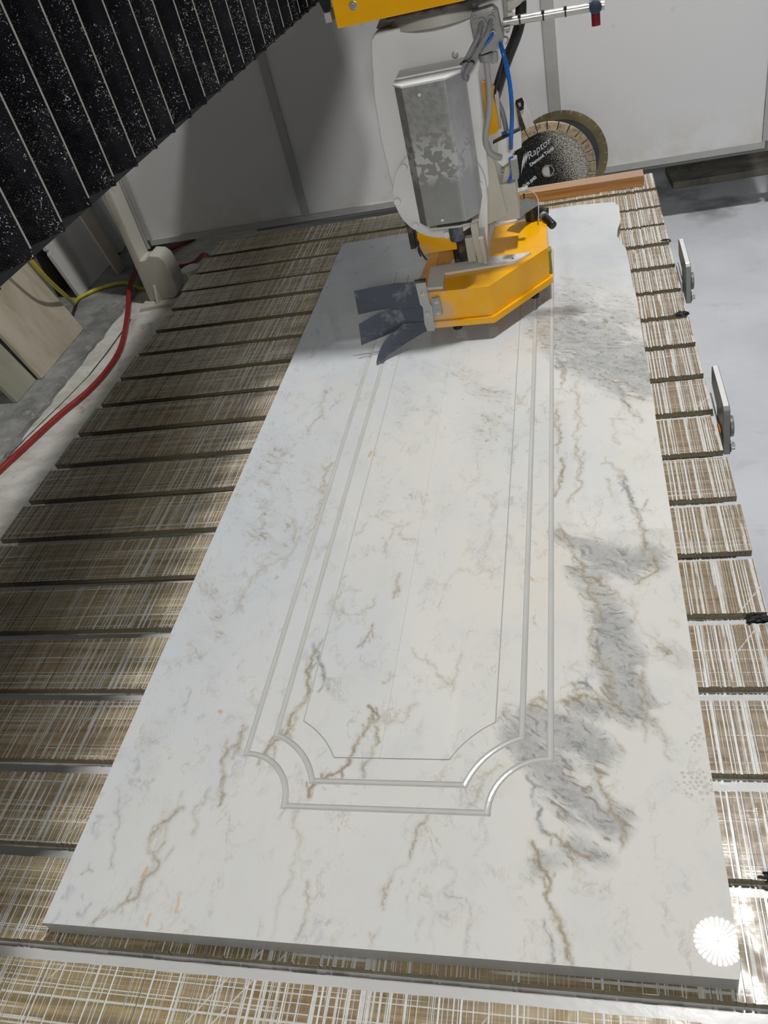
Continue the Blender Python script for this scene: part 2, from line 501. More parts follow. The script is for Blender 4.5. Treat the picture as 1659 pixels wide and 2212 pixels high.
def mat_timber():
    n = NT('planed_wet_timber', 0.3, 0, (0.4, 0.2, 0.07))
    p = n.obj()
    g = n.noise(n.mul(p, (2.0, 60.0, 60.0)), 1.2, 5, 0.6, dist=0.8)
    c = n.mix(n.step(g, 0.3, 0.7), (0.30, 0.125, 0.03), (0.62, 0.30, 0.085))
    nz = n.sep(n.t.nodes.new('ShaderNodeNewGeometry').outputs['Normal'])[2]
    c = n.mix(n.mth('MULTIPLY', n.mth('GREATER_THAN', nz, 0.5), 0.55), c, (0.50, 0.38, 0.30))
    n.col(c)
    return n.m


def mat_stone(name, c1, c2, c3, sc=5.0, rough=0.5):
    n = NT(name, rough, 0, c1)
    p = n.pos()
    a = n.noise(n.mul(p, (1, 1.6, 0.5)), sc, 6, 0.6, dist=0.5)
    c = n.mix(n.step(a, 0.3, 0.65), c1, c2)
    r = n.noise(n.mul(n.vadd(p, (0, 0.3, 0)), (1, 1.5, 0.45)), sc * 1.3, 6, 0.65)
    c = n.mix(n.mth('MULTIPLY', n.step(r, 0.55, 0.72), 0.7), c, c3)
    n.col(c)
    return n.m


def mat_blade_black():
    n = NT('glittering_black_blade', 0.35, 0.3, (0.02, 0.02, 0.02))
    p = n.pos()
    x, y, z = n.sep(p)
    a = n.noise(p, 260, 4, 0.75)
    side = n.step(n.mth('ADD', x, n.mth('MULTIPLY', z, 0.35)), 0.70, 0.86)
    thr = n.mth('SUBTRACT', 0.63, n.mth('MULTIPLY', side, 0.16))
    m = n.mth('GREATER_THAN', a, thr)
    c = n.mix(m, (0.012, 0.012, 0.013), (0.72, 0.69, 0.62))
    n.col(c)
    n.bump(a, 0.002, 0.6)
    return n.m


MB = mat_marble()
MCUT = mat_marble_cut()
MSIDE = mat_marble_side()
MSLAT = mat_slat()
MSLUR = mat_slurry()
MFLOOR = mat_floor()
MCONC = mat_concrete()
MPANEL = mat_panel()
MBEL = mat_bellows()
MYEL = mat_yellow()
MCOV = mat_cover()
MTIM = mat_timber()
MBLK = mat_blade_black()
MTRIM = simple('galvanised_trim', (0.42, 0.42, 0.41), 0.5, 0.1, 0.12, 30)
MWHITE = simple('white_machine_paint', (0.83, 0.83, 0.82), 0.32, 0, 0.03, 6, dirt=(0.70, 0.67, 0.58), dirt_amt=0.12, dscale=4.0)
MPLATED = simple('dark_clamp_steel', (0.17, 0.175, 0.17), 0.45, 0.3, 0.2, 30)
MBEIGE = simple('dusty_cream_paint', (0.55, 0.53, 0.46), 0.5, 0, 0.08, 10, dirt=(0.44, 0.40, 0.33), dirt_amt=0.15, dscale=12)
MGREY = simple('grey_machine_plate', (0.34, 0.345, 0.34), 0.5, 0.2, 0.15, 30, dirt=(0.5, 0.5, 0.48), dirt_amt=0.2, dscale=40)
MSTEEL = simple('brushed_steel', (0.52, 0.52, 0.51), 0.35, 0.7, 0.12, 50)
MPLATE = simple('white_enamelled_plate', (0.72, 0.72, 0.71), 0.45, 0.0, 0.08, 12, dirt=(0.42, 0.38, 0.32), dirt_amt=0.1, dscale=12)
MRUB = simple('dusty_rubber_sheet', (0.05, 0.062, 0.085), 0.42, 0, 0.25, 12, dirt=(0.17, 0.20, 0.22), dirt_amt=0.3, dscale=20)
MBLACK = simple('black_plastic', (0.012, 0.012, 0.013), 0.35, 0, 0.2, 20)
MDARK = simple('dark_steel', (0.045, 0.04, 0.036), 0.6, 0.2, 0.4, 12, dirt=(0.18, 0.12, 0.08), dirt_amt=0.4, dscale=20)
MBRASS = simple('worn_brass', (0.72, 0.60, 0.42), 0.32, 0.65, 0.2, 60, dirt=(0.35, 0.30, 0.25), dirt_amt=0.4, dscale=70)
MBRASS2 = simple('olive_brass_rim', (0.34, 0.29, 0.17), 0.3, 0.75, 0.2, 20)
MDISC = simple('dark_grey_blade', (0.075, 0.08, 0.088), 0.42, 0.3, 0.1, 10)
MRED = simple('red_hose_rubber', (0.26, 0.022, 0.018), 0.3, 0, 0.2, 20)
MYHOSE = simple('yellow_hose_rubber', (0.52, 0.45, 0.03), 0.4, 0, 0.2, 20)
MBLUE = simple('blue_air_tube', (0.01, 0.13, 0.55), 0.22, 0, 0.4, 12, dirt=(0.04, 0.11, 0.2), dirt_amt=0.35, dscale=16)
MCORR = simple('grey_corrugated_conduit', (0.26, 0.26, 0.27), 0.5, 0, 0.3, 60)
MLAV = simple('red_lens', (0.22, 0.01, 0.02), 0.2, 0, 0.2, 10)
MNAVY = simple('navy_plastic', (0.025, 0.04, 0.075), 0.35, 0, 0.1, 10)
MRAG = simple('black_rag', (0.01, 0.01, 0.012), 0.6, 0, 0.3, 80, dirt=(0.4, 0.4, 0.4), dirt_amt=0.15, dscale=120)
MOLIVE = simple('olive_rubber_seal', (0.22, 0.24, 0.04), 0.5, 0, 0.2, 20)
MROOM = simple('grey_workshop_wall', (0.20, 0.20, 0.19), 0.8, 0, 0.2, 5)
MTILE1 = mat_stone('beige_marble', (0.34, 0.29, 0.215), (0.50, 0.45, 0.36), (0.22, 0.15, 0.075), 4.5)
MTILE2 = mat_stone('pale_green_stone', (0.26, 0.26, 0.20), (0.34, 0.34, 0.27), (0.2, 0.2, 0.15), 5)
MTILE3 = mat_stone('light_grey_stone', (0.50, 0.50, 0.48), (0.60, 0.60, 0.585), (0.42, 0.41, 0.38), 4)
MTILE4 = mat_stone('pinkish_beige_stone', (0.40, 0.34, 0.28), (0.46, 0.40, 0.34), (0.35, 0.3, 0.25), 4)
MBROWN = mat_stone('dirty_brown_stone', (0.10, 0.095, 0.075), (0.20, 0.19, 0.155), (0.30, 0.22, 0.17), 12, 0.6)
MSNOW = simple('white_letter_paint', (0.75, 0.78, 0.82), 0.5, 0, 0.05, 20)
MDARKWEB = simple('dark_grey_backing', (0.035, 0.036, 0.042), 0.6, 0, 0.2, 10)
MEDGE = simple('dusty_pleat_edge', (0.38, 0.37, 0.34), 0.5, 0, 0.3, 60)


# ------------------------------------------------------------------ geometry helpers
def link(name, me, mats, parent=None):
    o = bpy.data.objects.new(name, me)
    for m in (mats if isinstance(mats, (list, tuple)) else [mats]):
        me.materials.append(m)
    COL.objects.link(o)
    if parent is not None:
        o.parent = parent
        if parent.type == 'EMPTY':
            o.matrix_parent_inverse = Matrix.Translation(-parent.location)
    return o


def tag(o, label=None, cat=None, group=None, kind=None):
    if label:
        o['label'] = label
    if cat:
        o['category'] = cat
    if group:
        o['group'] = group
    if kind:
        o['kind'] = kind
    return o


def thing(name, loc, label=None, cat=None, group=None, kind=None):
    o = bpy.data.objects.new(name, None)
    o.empty_display_size = 0.05
    COL.objects.link(o)
    o.location = loc
    return tag(o, label, cat, group, kind)


def finish(bm, smooth=False, bevel=0.0, seg=2, angle=0.6):
    bmesh.ops.recalc_face_normals(bm, faces=bm.faces)
    if bevel:
        es = [e for e in bm.edges if len(e.link_faces) == 2 and e.calc_face_angle(0) > angle]
        if es:
            bmesh.ops.bevel(bm, geom=es, offset=bevel, segments=seg, affect='EDGES', profile=0.6, clamp_overlap=True)
    if smooth:
        for f in bm.faces:
            f.smooth = True
        for e in bm.edges:
            if len(e.link_faces) == 2 and e.calc_face_angle(0) > 0.6:
                e.smooth = False
    me = bpy.data.meshes.new('m')
    bm.to_mesh(me)
    bm.free()
    return me


def bm_box(bm, lo, hi, mi=0):
    vs = [bm.verts.new((x, y, z)) for x in (lo[0], hi[0]) for y in (lo[1], hi[1]) for z in (lo[2], hi[2])]
    for q in ((0, 1, 3, 2), (4, 6, 7, 5), (0, 4, 5, 1), (2, 3, 7, 6), (0, 2, 6, 4), (1, 5, 7, 3)):
        f = bm.faces.new([vs[i] for i in q])
        f.material_index = mi


def box(lo, hi, bevel=0.0):
    bm = bmesh.new()
    bm_box(bm, lo, hi)
    return finish(bm, bevel=bevel)


def bm_prism(bm, poly, a0, a1, axis, holes=()):
    """poly: 2-D outline; axis 'z' -> (x,y), 'y' -> (x,z), 'x' -> (y,z)."""
    def P(p, a):
        return {'z': (p[0], p[1], a), 'y': (p[0], a, p[1]), 'x': (a, p[0], p[1])}[axis]
    loops = [list(poly)] + [list(h) for h in holes]
    flat = [p for l in loops for p in l]
    if holes:
        tris = tessellate_polygon([[Vector((p[0], p[1], 0)) for p in l] for l in loops])
    else:
        tris = [tuple(range(len(poly)))]
    lo = [bm.verts.new(P(p, a0)) for p in flat]
    hi = [bm.verts.new(P(p, a1)) for p in flat]
    for t in tris:
        bm.faces.new([lo[i] for i in t])
        bm.faces.new([hi[i] for i in reversed(t)])
    k = 0
    for l in loops:
        n = len(l)
        for i in range(n):
            a, b = k + i, k + (i + 1) % n
            bm.faces.new((lo[a], lo[b], hi[b], hi[a]))
        k += n


def prism(poly, a0, a1, axis='z', holes=(), bevel=0.0, smooth=False, seg=2):
    bm = bmesh.new()
    bm_prism(bm, poly, a0, a1, axis, holes)
    return finish(bm, bevel=bevel, smooth=smooth, seg=seg)


def frame_of(d):
    d = Vector(d).normalized()
    u = d.orthogonal().normalized()
    return d, u, d.cross(u)


def bm_cyl(bm, p0, p1, r0, r1=None, n=20, mi=0):
    r1 = r0 if r1 is None else r1
    p0, p1 = Vector(p0), Vector(p1)
    d, u, v = frame_of(p1 - p0)
    a = [bm.verts.new(p0 + (u * math.cos(2 * PI * i / n) + v * math.sin(2 * PI * i / n)) * r0) for i in range(n)]
    b = [bm.verts.new(p1 + (u * math.cos(2 * PI * i / n) + v * math.sin(2 * PI * i / n)) * r1) for i in range(n)]
    fs = [bm.faces.new(a), bm.faces.new(b)]
    for i in range(n):
        fs.append(bm.faces.new((a[i], a[(i + 1) % n], b[(i + 1) % n], b[i])))
    for f in fs:
        f.material_index = mi


def cyl(p0, p1, r, r1=None, n=20, bevel=0.0):
    bm = bmesh.new()
    bm_cyl(bm, p0, p1, r, r1, n)
    return finish(bm, smooth=True, bevel=bevel)


def smooth_path(pts, n=6):
    pts = [Vector(p) for p in pts]
    out = []
    for i in range(len(pts) - 1):
        p0 = pts[max(i - 1, 0)]
        p1, p2 = pts[i], pts[i + 1]
        p3 = pts[min(i + 2, len(pts) - 1)]
        for k in range(n):
            t = k / n
            out.append(0.5 * ((2 * p1) + (p2 - p0) * t + (2 * p0 - 5 * p1 + 4 * p2 - p3) * t * t + (3 * p1 - p0 - 3 * p2 + p3) * t ** 3))
    out.append(pts[-1])
    return out


def tube(pts, r, n=12, sub=6, ridge=0.0, pitch=0.006):
    path = smooth_path(pts, sub)
    for _ in range(6):
        path = [path[0]] + [(a + b * 2 + c) / 4 for a, b, c in zip(path, path[1:], path[2:])] + [path[-1]]
    if ridge:
        # resample finely for a corrugated wall
        L = [0]
        for a, b in zip(path, path[1:]):
            L.append(L[-1] + (b - a).length)
        m = int(L[-1] / (pitch / 4))
        res = []
        j = 0
        for k in range(m + 1):
            s = L[-1] * k / m
            while j < len(L) - 2 and L[j + 1] < s:
                j += 1
            t = (s - L[j]) / max(1e-9, L[j + 1] - L[j])
            res.append(path[j].lerp(path[j + 1], min(1, t)))
        path = res
    bm = bmesh.new()
    rings = []
    d = (path[1] - path[0]).normalized()
    u = d.orthogonal().normalized()
    for i, p in enumerate(path):
        q = path[min(i + 1, len(path) - 1)] - path[max(i - 1, 0)]
        if q.length > 1e-9:
            d = q.normalized()
        u = (u - d * u.dot(d)).normalized()
        v = d.cross(u)
        rr = r - (ridge if ridge and i % 4 < 2 else 0)
        rings.append([bm.verts.new(p + (u * math.cos(2 * PI * k / n) + v * math.sin(2 * PI * k / n)) * rr) for k in range(n)])
    for a, b in zip(rings, rings[1:]):
        for k in range(n):
            bm.faces.new((a[k], a[(k + 1) % n], b[(k + 1) % n], b[k]))
    bm.faces.new(rings[0])
    bm.faces.new(rings[-1])
    return finish(bm, smooth=True)


def hexbolt(p, d, r=0.007, h=0.005, washer=True):
    bm = bmesh.new()
    p = Vector(p)
    d = Vector(d).normalized()
    if washer:
        bm_cyl(bm, p, p + d * 0.0015, r * 1.5, n=20)
        p = p + d * 0.0015
    bm_cyl(bm, p, p + d * h, r, n=6)
    return finish(bm, bevel=0.0006)


def screw(p, d, r=0.006, h=0.004):
    bm = bmesh.new()
    p = Vector(p)
    d = Vector(d).normalized()
    bm_cyl(bm, p, p + d * h * 0.6, r, n=16)
    bm_cyl(bm, p + d * h * 0.6, p + d * h, r, r * 0.7, n=16)
    return finish(bm, smooth=True)


# ------------------------------------------------------------------ setting: floor, walls, ledge
ZF = -0.40
WY = 3.15


def plane_grid(x0, x1, y0, y1, z, nx=2, ny=2):
    bm = bmesh.new()
    bm_box(bm, (x0, y0, z - 0.12), (x1, y1, z))
    return finish(bm)


o = link('floor', plane_grid(-5.0, 5.0, -3.0, 7.0, ZF), MFLOOR)
tag(o, kind='structure')
o = link('wall_left', box((-2.2, -3.0, ZF), (-1.82, 7.0, 2.6)), MROOM)
tag(o, kind='structure')
o = link('wall_far', box((-5.0, 6.0, ZF), (5.0, 6.15, 4.0)), MROOM)
tag(o, kind='structure')

# raised concrete strip along the left wall, broken front edge
bm = bmesh.new()
yy = np.arange(-1.0, 6.0, 0.045)
top, mid_, bot = [], [], []
for y in yy:
    e = -1.357 + rnd.uniform(-0.005, 0.005)
    top.append(bm.verts.new((e - rnd.uniform(0.002, 0.012), y, ZF + 0.032 + rnd.uniform(-0.003, 0.003))))
    mid_.append(bm.verts.new((e, y, ZF + rnd.uniform(0.012, 0.024))))
    bot.append(bm.verts.new((e + rnd.uniform(-0.004, 0.006), y, ZF)))
bk = [bm.verts.new((-1.82, y, ZF + 0.034)) for y in yy]
for i in range(len(yy) - 1):
    for a, b in ((bk, top), (top, mid_), (mid_, bot)):
        bm.faces.new((a[i], a[i + 1], b[i + 1], b[i]))
o = link('floor_ledge', finish(bm), MCONC)
tag(o, kind='structure')
# thin expansion joint strip in the slurry on the floor
bm = bmesh.new()
jp = [(-1.41, 1.3), (-1.345, 1.95), (-1.30, 2.18), (-1.266, 2.4), (-1.262, 2.6), (-1.27, 2.9)]
for i, (a, b) in enumerate(zip(jp, jp[1:])):
    w = 0.0025 + rnd.uniform(0, 0.002)
    vs = [bm.verts.new(q) for q in ((a[0] - w, a[1], ZF + 0.0008), (a[0] + w, a[1], ZF + 0.0008), (b[0] + w, b[1], ZF + 0.0008), (b[0] - w, b[1], ZF + 0.0008))]
    bm.faces.new(vs)
jo = link('floor_joint', finish(bm), MDARK)
tag(jo, kind='structure')

# panelled partition: wall_back > panel, rail, stile
wb = thing('wall_back', (0.2, WY, ZF + 0.26), kind='structure')
xs = [-1.145, -0.353, 0.787, 1.583, 2.70]
ztop = 2.2
zb = -0.152
for i in range(4):
    gap = 0.022 if i == 3 else 0.0
    x0, x1 = xs[i] + gap, xs[i + 1]
    link('panel', box((x0 + 0.012, WY - 0.002, zb + 0.012), (x1 - 0.012, WY + 0.03, ztop), 0.0015), MPANEL, wb)
    link('rail', box((x0, WY - 0.012, zb), (x1 - 0.001, WY + 0.035, zb + 0.027), 0.001), MTRIM, wb)
for xc, w in ((-1.145, 0.027), (-0.349, 0.036), (0.787, 0.047), (1.583, 0.022)):
    link('stile', box((xc - w / 2, WY - 0.012, zb + 0.028), (xc + w / 2, WY - 0.0021, ztop), 0.001), MTRIM, wb)
link('edge_cap', box((-1.172, WY - 0.016, zb - 0.012), (-1.160, WY + 0.036, ztop), 0.001), MTRIM, wb)
# bits of dark frame behind the bottom rail
link('bottom_channel', box((-0.62, WY + 0.04, zb - 0.03), (2.6, WY + 0.075, zb + 0.02), 0.001), MROOM, wb)

# post that carries the partition
post = thing('support_post', (-1.14, 3.1, ZF), 'cream painted steel post standing on the floor left of the panel wall', 'post')
bm = bmesh.new()
bm_prism(bm, [(-1.213, ZF + 0.018), (-1.085, ZF + 0.018), (-1.06, ZF + 0.03), (-1.04, ZF + 0.08), (-1.055, -0.19), (-1.075, -0.165), (-1.12, -0.155),
              (-1.150, -0.175), (-1.174, -0.175), (-1.174, 1.9), (-1.213, 1.9)], 3.03, 3.14, 'y')
link('shaft', finish(bm, bevel=0.008, seg=3, smooth=True), MBEIGE, post)
link('foot_plate', prism([(-1.245, 2.965), (-1.04, 2.985), (-1.03, 3.2), (-1.25, 3.2)], ZF, ZF + 0.018, 'z', bevel=0.002), MBEIGE, post)
link('web', prism([(-1.213, ZF + 0.012), (-1.225, 3.0)] if False else [(2.985, ZF + 0.012), (3.03, ZF + 0.012), (3.03, ZF + 0.10)], -1.16, -1.148, 'x'), MBEIGE, post)

jk = thing('capped_pipe', (-0.87, 2.9, ZF), 'short pale pipe with a round flat cap standing by the post foot', 'pipe')
link('tube', cyl((-0.87, 2.90, ZF), (-0.87, 2.90, -0.2), 0.026, n=28), MBEIGE, jk)
link('cap', cyl((-0.87, 2.90, -0.2), (-0.87, 2.90, -0.19), 0.044, n=36, bevel=0.002), MTILE3, jk)

# things leaning and standing behind, left
ZL = ZF + 0.034


def leaning(name, label, y0, y1, xb, zt, xt, th, m, cat='stone tile', chip=None, bevel=0.0012, grp=None):
    """board whose foot runs along y at x=xb on the ledge and whose top leans to x=xt at height zt"""
    nrm = Vector((zt - ZL, 0, xb - xt)).normalized() * th
    bm = bmesh.new()
    prof = [(y0, 0.0), (y1, 0.0), (y1, 1.0), (y0, 1.0)] if chip is None else chip
    fr, bkv = [], []
    for y, t in prof:
        x = xb + (xt - xb) * t
        z = ZL + (zt - ZL) * t
        fr.append(bm.verts.new((x, y, z + 0.0)))
        bkv.append(bm.verts.new((x - nrm.x, y, max(ZL, z - nrm.z) if t < 0.01 else z - nrm.z)))
    bm.faces.new(fr)
    bm.faces.new(list(reversed(bkv)))
    n = len(fr)
    for i in range(n):
        bm.faces.new((fr[i], fr[(i + 1) % n], bkv[(i + 1) % n], bkv[i]))
    o = link(name, finish(bm, bevel=bevel), m)
    return tag(o, label, cat, grp)


leaning('stone_tile', 'brown-veined beige marble tile leaning under the black bellows', 2.36, 2.795, -1.466, 0.24, -1.66, 0.02, MTILE1)
leaning('stone_tile', 'plain olive-beige stone tile at the left frame edge, partly behind the veined one', 2.18, 2.352, -1.491, 0.1, -1.66, 0.022, MTILE2)
leaning('stone_tile', 'large light grey stone tile leaning behind the yellow hose', 3.165, 3.62, -1.66, 0.25, -1.79, 0.022, MTILE3,
        chip=[(3.165, 0.0), (3.62, 0.0), (3.62, 1.0), (3.165, 1.0), (3.165, 0.43), (3.177, 0.42), (3.165, 0.39)])
leaning('stone_strip', 'narrow pinkish beige stone strip leaning across the light grey tile', 3.375, 3.475, -1.53, 0.30, -1.655, 0.012, MTILE4, 'stone strip')
leaning('stone_tile', 'grey stone tile furthest back on the ledge, behind the narrow beige strip', 3.655, 3.76, -1.655, 0.28, -1.79, 0.02, MTILE3,
        chip=[(3.64, 0.03), (3.70, 0.0), (3.83, 0.02), (3.83, 1.0), (3.64, 1.0)])
o = link('metal_rod', cyl((-1.452, 3.48, ZL), (-1.60, 3.60, 0.35), 0.014), MTILE3)
tag(o, 'slim grey pipe leaning between the stone tiles and the post', 'pipe')
o = link('grey_board', box((-1.60, 3.72, ZL), (-1.36, 3.745, 0.6), 0.003), MCONC)
tag(o, 'tall dull grey board standing in the gap left of the post', 'board')

o = link('red_hose', tube([(-1.40, 1.3, ZF + .012), (-1.37, 1.55, ZF + .012), (-1.331, 1.735, ZF + .012), (-1.293, 1.889, ZF + .012), (-1.246, 2.086, ZF + .012),
                           (-1.198, 2.213, ZF + .012), (-1.172, 2.368, ZF + .012), (-1.178, 2.56, ZF + .014), (-1.232, 2.759, ZF + .02),
                           (-1.303, 2.98, ZF + .035), (-1.348, 3.137, ZF + .068), (-1.385, 3.36, ZF + .075), (-1.36, 3.6, ZF + .03), (-1.25, 3.8, ZF + .012)], 0.0125, 14), MRED)
tag(o, 'long red hose curving over the floor beside the slatted table', 'hose')
o = link('red_hose', tube([(-1.25, 3.42, ZF + .012), (-1.12, 3.38, ZF + .03), (-1.0, 3.24, ZF + .10), (-0.86, 3.06, ZF + .20), (-0.80, 2.98, ZF + .20), (-0.72, 2.9, ZF + .10)], 0.011, 12), MRED)
tag(o, 'dark red hose behind the post foot, under the panel wall', 'hose')
o = link('yellow_hose', tube([(-1.44, 2.60, 0.20), (-1.43, 2.64, 0.02), (-1.46, 2.74, -0.12), (-1.50, 2.84, -0.22), (-1.60, 3.0, ZL + 0.04), (-1.655, 3.12, ZL + 0.012), (-1.62, 3.168, ZL + 0.012),
                              (-1.58, 3.21, ZL + .012), (-1.489, 3.243, ZL + .012), (-1.40, 3.225, ZL + .012), (-1.33, 3.2, ZF + .012), (-1.30, 3.28, ZF + .012),
                              (-1.33, 3.40, ZF + .03), (-1.40, 3.48, ZL + .03), (-1.44, 3.47, ZL + .05)], 0.0095, 12), MYHOSE)
tag(o, 'yellow hose hanging round the light grey tile and onto the ledge', 'hose')

o = link('stone_offcut', prism([(1.275, 3.485), (1.75, 3.49), (2.2, 3.50), (2.2, 3.72), (1.7, 3.70), (1.26, 3.69)], ZF, ZF + 0.03, 'z', bevel=0.004), MBROWN)
tag(o, 'dirty brown stone offcut lying on the floor under the right wall panel', 'stone offcut')

# ------------------------------------------------------------------ slatted saw table
ZS = -0.0342       # slat tops
table = thing('saw_table', (0.26, 1.2, ZF), 'low cutting table decked with scored wet wooden slats', 'table')
link('table_bed', box((-0.60, -0.42, -0.115), (1.112, 2.735, -0.0501), 0.002), MSLUR, table)
for lx in (-0.5, 0.26, 1.02):
    for ly in (-0.3, 1.2, 2.6):
        link('leg', box((lx - 0.04, ly - 0.04, ZF), (lx + 0.04, ly + 0.04, -0.115), 0.003), MTRIM, table)

krnd = random.Random(11)
kerfs = []                                    # shared saw cuts across all slats: x, width, depth
x = -0.62
while x < 1.12:
    if x < 0.0:
        x += krnd.choice((0.009, 0.012, 0.018, 0.026, 0.04))
        w = krnd.choice((0.001, 0.0013, 0.0018, 0.0022))
    elif x < 0.99:
        x += krnd.choice((0.008, 0.012, 0.02, 0.03))
        w = krnd.choice((0.0015, 0.002, 0.003))
    else:
        x += krnd.choice((0.006, 0.0075, 0.009, 0.011))
        w = krnd.choice((0.0012, 0.0018, 0.0022, 0.0026))
    kerfs.append((x, w, krnd.uniform(0.002, 0.0045) if x > 0.95 else krnd.uniform(0.0010, 0.0022)))
kerfs = [k for k in kerfs if abs(k[0] - 1.0205) > 0.006 and abs(k[0] - 1.0475) > 0.006] + [(1.0205, 0.0038, 0.004), (1.0475, 0.0045, 0.0045)]
kerfs.sort()

slats = [(2.6115, 2.752, -0.614, 1.125), (2.4535, 2.588, -0.618, 1.1255), (2.305, 2.436, -0.633, 1.1245), (2.164, 2.290, -0.620, 1.126),
         (2.0055, 2.138, -0.6225, 1.127), (1.8495, 1.980, -0.625, 1.1267), (1.6984, 1.828, -0.629, 1.1272), (1.546, 1.676, -0.630, 1.1298),
         (1.396, 1.524, -0.640, 1.1307), (1.2428, 1.371, -0.641, 1.1317), (1.0865, 1.2145, -0.644, 1.132), (0.9338, 1.0625, -0.647, 1.1364),
         (0.7747, 0.907, -0.652, 1.139), (0.620, 0.7515, -0.655, 1.138), (0.461, 0.593, -0.65, 1.14), (0.302, 0.4335, -0.656, 1.141),
         (0.1414, 0.274, -0.655, 1.14), (-0.0137, 0.117, -0.66, 1.143), (-0.172, -0.040, -0.656, 1.141), (-0.330, -0.198, -0.66, 1.142)]


def slat_mesh(y0, y1, x0, x1, seed):
    r = random.Random(seed)
    prof = [(x0, 0.0, 0)]
    h = 0.0
    for kx, kw, kd in kerfs:
        if kx - kw < x0 + 0.004 or kx + kw > x1 - 0.004 or r.random() < 0.12:
            continue
        kx += r.uniform(-0.0006, 0.0006)
        a, b = kx - kw / 2, kx + kw / 2
        if a <= prof[-1][0] + 0.0008:
            continue
        top_a = h
        h = r.uniform(-0.0012, 0.0)
        prof += [(a, top_a, 0), (a + 0.0002, -kd, 1), (b - 0.0002, -kd, 0), (b, h, 0)]
    prof.append((x1, h, 0))
    bm = bmesh.new()
    t = 0.0158
    n = len(prof)
    F, B = [], []
    for (px, pz, s) in prof:
        j = r.uniform(-0.0008, 0.0008)
        F.append(bm.verts.new((px, y0 + j + (0.0012 if pz < -0.0015 else 0), ZS + pz)))
        B.append(bm.verts.new((px, y1 + r.uniform(-0.0008, 0.0008), ZS + pz)))
    Fb = [bm.verts.new((p[0], y0, ZS - t)) for p in prof]
    Bb = [bm.verts.new((p[0], y1, ZS - t)) for p in prof]
    for i in range(n - 1):
        f = bm.faces.new((F[i], F[i + 1], B[i + 1], B[i]))
        if prof[i][2] == 1:
            f.material_index = 1
        bm.faces.new((Fb[i], Fb[i + 1], F[i + 1], F[i]))
        bm.faces.new((B[i], B[i + 1], Bb[i + 1], Bb[i]))
    bm.faces.new((Fb[0], F[0], B[0], Bb[0]))
    bm.faces.new((Fb[-1], Bb[-1], B[-1], F[-1]))
    bm.faces.new([Fb[0], Bb[0], Bb[-1], Fb[-1]])
    me = finish(bm)
    return me


for i, (y0, y1, x0, x1) in enumerate(slats):
    link('slat', slat_mesh(y0, y1, x0, x1, 100 + i), [MSLAT, MSLUR], table)

# clamp plates on the right edge of the table
for dy in (0.0, 0.702):
    cp = link('clamp_plate', prism([(1.117 + dy, -0.072), (1.150 + dy, 0.024), (1.158 + dy, 0.029), (1.330 + dy, 0.026), (1.336 + dy, 0.020), (1.322 + dy, -0.018),
                                    (1.24 + dy, -0.024), (1.20 + dy, -0.075)], 1.1385, 1.1530, 'x', bevel=0.0015), MPLATED, table)
    tag(cp, 'grey steel plate with slurry on its top edge')
    link('slurry_cap', prism([(1.160 + dy, 0.0285), (1.329 + dy, 0.0262), (1.326 + dy, 0.0295), (1.25 + dy, 0.0315), (1.164 + dy, 0.031)], 1.1395, 1.1505, 'x'), MSLUR, cp)
    link('pivot_disc', cyl((1.153, 1.155 + dy, -0.022), (1.161, 1.155 + dy, -0.022), 0.024, n=28, bevel=0.002), MPLATED, cp)
    link('bolt', hexbolt((1.153, 1.126 + dy, -0.056), (1, 0, 0), 0.009, 0.008), MSTEEL, cp)
    link('clamp_shelf', box((1.1275 if False else 1.1405 - 0.009, 1.19 + dy, -0.075), (1.1383, 1.318 + dy, -0.040), 0.001), MSLUR, table)
o = link('orange_scrap', box((1.1335, 1.155, -0.039), (1.1382, 1.178, -0.030), 0.001), simple('orange_tape', (0.9, 0.25, 0.04), 0.5))
tag(o, 'scrap of orange tape beside the nearer clamp plate', 'tape')


def rag(label, c, sx, sy, seed):
    r = random.Random(seed)
    bm = bmesh.new()
    bmesh.ops.create_icosphere(bm, subdivisions=3, radius=1)
    for v in bm.verts:
        k = 1 + 0.35 * math.sin(v.co.x * 7 + seed) * math.cos(v.co.y * 9 + seed) + r.uniform(-0.15, 0.15)
        v.co = Vector((c[0] + v.co.x * sx * k, c[1] + v.co.y * sy * k, max(c[2] - 0.004, c[2] + v.co.z * 0.007 * k)))
    return tag(link('black_rag', finish(bm, smooth=False), MRAG), label, 'rag', 'black rags by the slat ends')


rag('small black rag on the slat end beside the farther clamp plate, upper one', (1.115, 2.172, ZS - 0.004), 0.014, 0.006, 1)
rag('black rag at the slat end just below the farther clamp plate', (1.112, 1.702, ZS - 0.003), 0.018, 0.009, 2)
rag('flat black rag in the slat gap at the right frame edge', (1.125, 0.612, -0.044), 0.022, 0.007, 3)
rag('black rag at the slat end low on the right frame edge', (1.075, 0.146, ZS - 0.002), 0.028, 0.009, 4)

